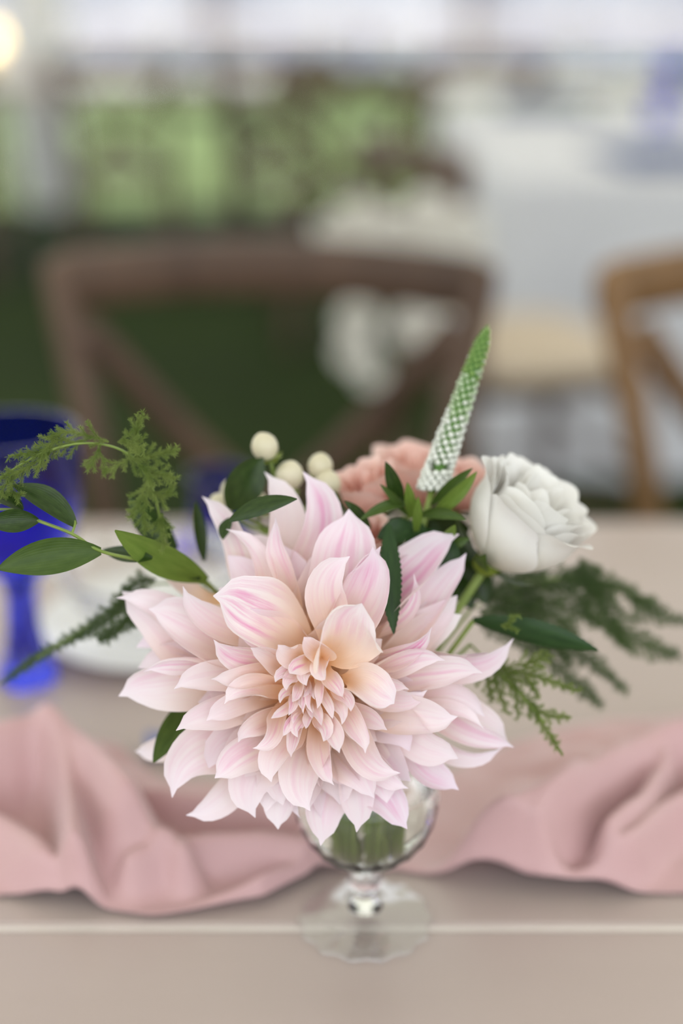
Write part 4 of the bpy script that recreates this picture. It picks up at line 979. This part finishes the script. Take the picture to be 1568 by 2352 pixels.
zt = TZ + .0045
gb = blue_goblet((ip(1492, 170, 5.0).x, 4.85, zt), 'cobalt blue goblet on the white tablecloth behind the added tealights', .045, .20)
candle((ip(1490, 190, 4.6).x + .002, 4.62, zt), 'added unlit tealight in a cobalt glass cup on the white cloth, standing in for a glint', 'tealights', .035, .075, None, .014, 'cobalt')
candle((ip(1381, 205, 5.0).x, 4.9, zt), 'added unlit tealight in a clear cup beside a wine glass on the white cloth, standing in for a glint', 'tealights', .03, .07)
clear_goblet((ip(1420, 190, 5.2).x, 5.2, zt), 'clear wine glass on the white cloth near the blue goblet', 'wine glasses')

# far tables with chairs
def far_table(label, x0, x1, y0, y1, wood):
    t = thing('trestle_table', label, 'table', ((x0 + x1) / 2, (y0 + y1) / 2, 0))
    nb = 4
    for k in range(nb):
        MB().box(x0, x1, lerp(y0, y1, k / nb) + .003, lerp(y0, y1, (k + 1) / nb) - .003, TZ - .035, TZ).obj('plank', wood, t, smooth=False)
    for x in (x0 + .2, (x0 + x1) / 2, x1 - .2):
        for y in (y0 + .1, y1 - .1): MB().tube([(x, y, 0), (x, y, TZ - .036)], .035, 8).obj('leg', 'wood_dark', t)
far_table('long brown plank table in the second row set with glasses', -2.6, 1.6, 6.5, 7.4, 'table')
far_table('long plank table farthest back near the pale wall', -4.5, 5.0, 13.6, 14.6, 'table')
proto = chair('brown cross-back chair of the second row, second from the draped tent pole', 'second-row chairs', 'wood', loc=(-.87, 5.9, 0), rz=PI)
for x, y, r, lb in ((-.27, 5.95, .05, 'brown cross-back chair of the second row, third from the draped tent pole'), (.55, 6.0, -.05, 'brown cross-back chair of the second row beside the white tablecloth'),
                    (-1.62, 5.95, 0, 'brown cross-back chair of the second row next to the draped tent pole'), (.0, 4.95, .12, 'brown cross-back chair standing in front of the second row')):
    c = copy_tree(proto); c.location = (x, y, 0); c.rotation_euler = (0, 0, PI + r); c['label'] = lb
for k in range(9):
    y = 7.05 if k % 2 else 6.75
    clear_goblet((-2.0 + k * .38, y, TZ + .0005), 'clear wine glass on the second-row plank table', 'second-row wine glasses')
for k, px in enumerate((425, 760, 985, 1290, 1450)):
    candle((ip(px, 12, 14.0).x, 14.0, TZ + .0005), 'added clear glass tealight cup on the farthest plank table, standing in for a glint', 'far tealights', .05, .16)
candle((ip(15, 70, 9.9).x, 10.0, .52), 'warm glowing lantern candle beyond the draped pole', 'lantern', .12, .36, 'flame_warm', .11)
far_stand = thing('side_stand', 'small wooden stand carrying the glowing lantern candle', 'stand', (ip(15, 70, 9.9).x, 10.0, 0))
x = far_stand.location.x
MB().lathe([(.001, .49), (.2, .49), (.2, .5195), (.001, .5195)], 20, (x, 10, 0)).obj('top', 'wood', far_stand)
for k in range(3):
    a = k * 2 * PI / 3; MB().tube([(x + .16 * math.cos(a), 10 + .16 * math.sin(a), 0), (x + .1 * math.cos(a), 10 + .1 * math.sin(a), .49)], .012, 8).obj('leg', 'wood', far_stand)

# draped tent pole
def tent_pole(x, y, label):
    t = thing('tent_pole', label, 'pole', (x, y, 0))
    MB().tube([(x, y, 0), (x, y, 2.8)], .04, 12).obj('pole', 'drape', t)
    n = 60; rings = []
    for k in range(15):
        z = .03 + 2.75 * k / 14; r = .125 + .035 * math.sin(k * .5)
        rings.append([(x + (r + .014 * math.sin(9 * a + .2 * k)) * math.cos(a), y + (r + .014 * math.sin(9 * a + .2 * k)) * math.sin(a), z) for a in [2 * PI * j / n for j in range(n)]])
    MB().loft(rings, False).obj('drape', 'drape', t)
tent_pole(ip(118, 470, 7.7).x, 7.75, 'tent pole wrapped in white drapery at the edge of the lawn')
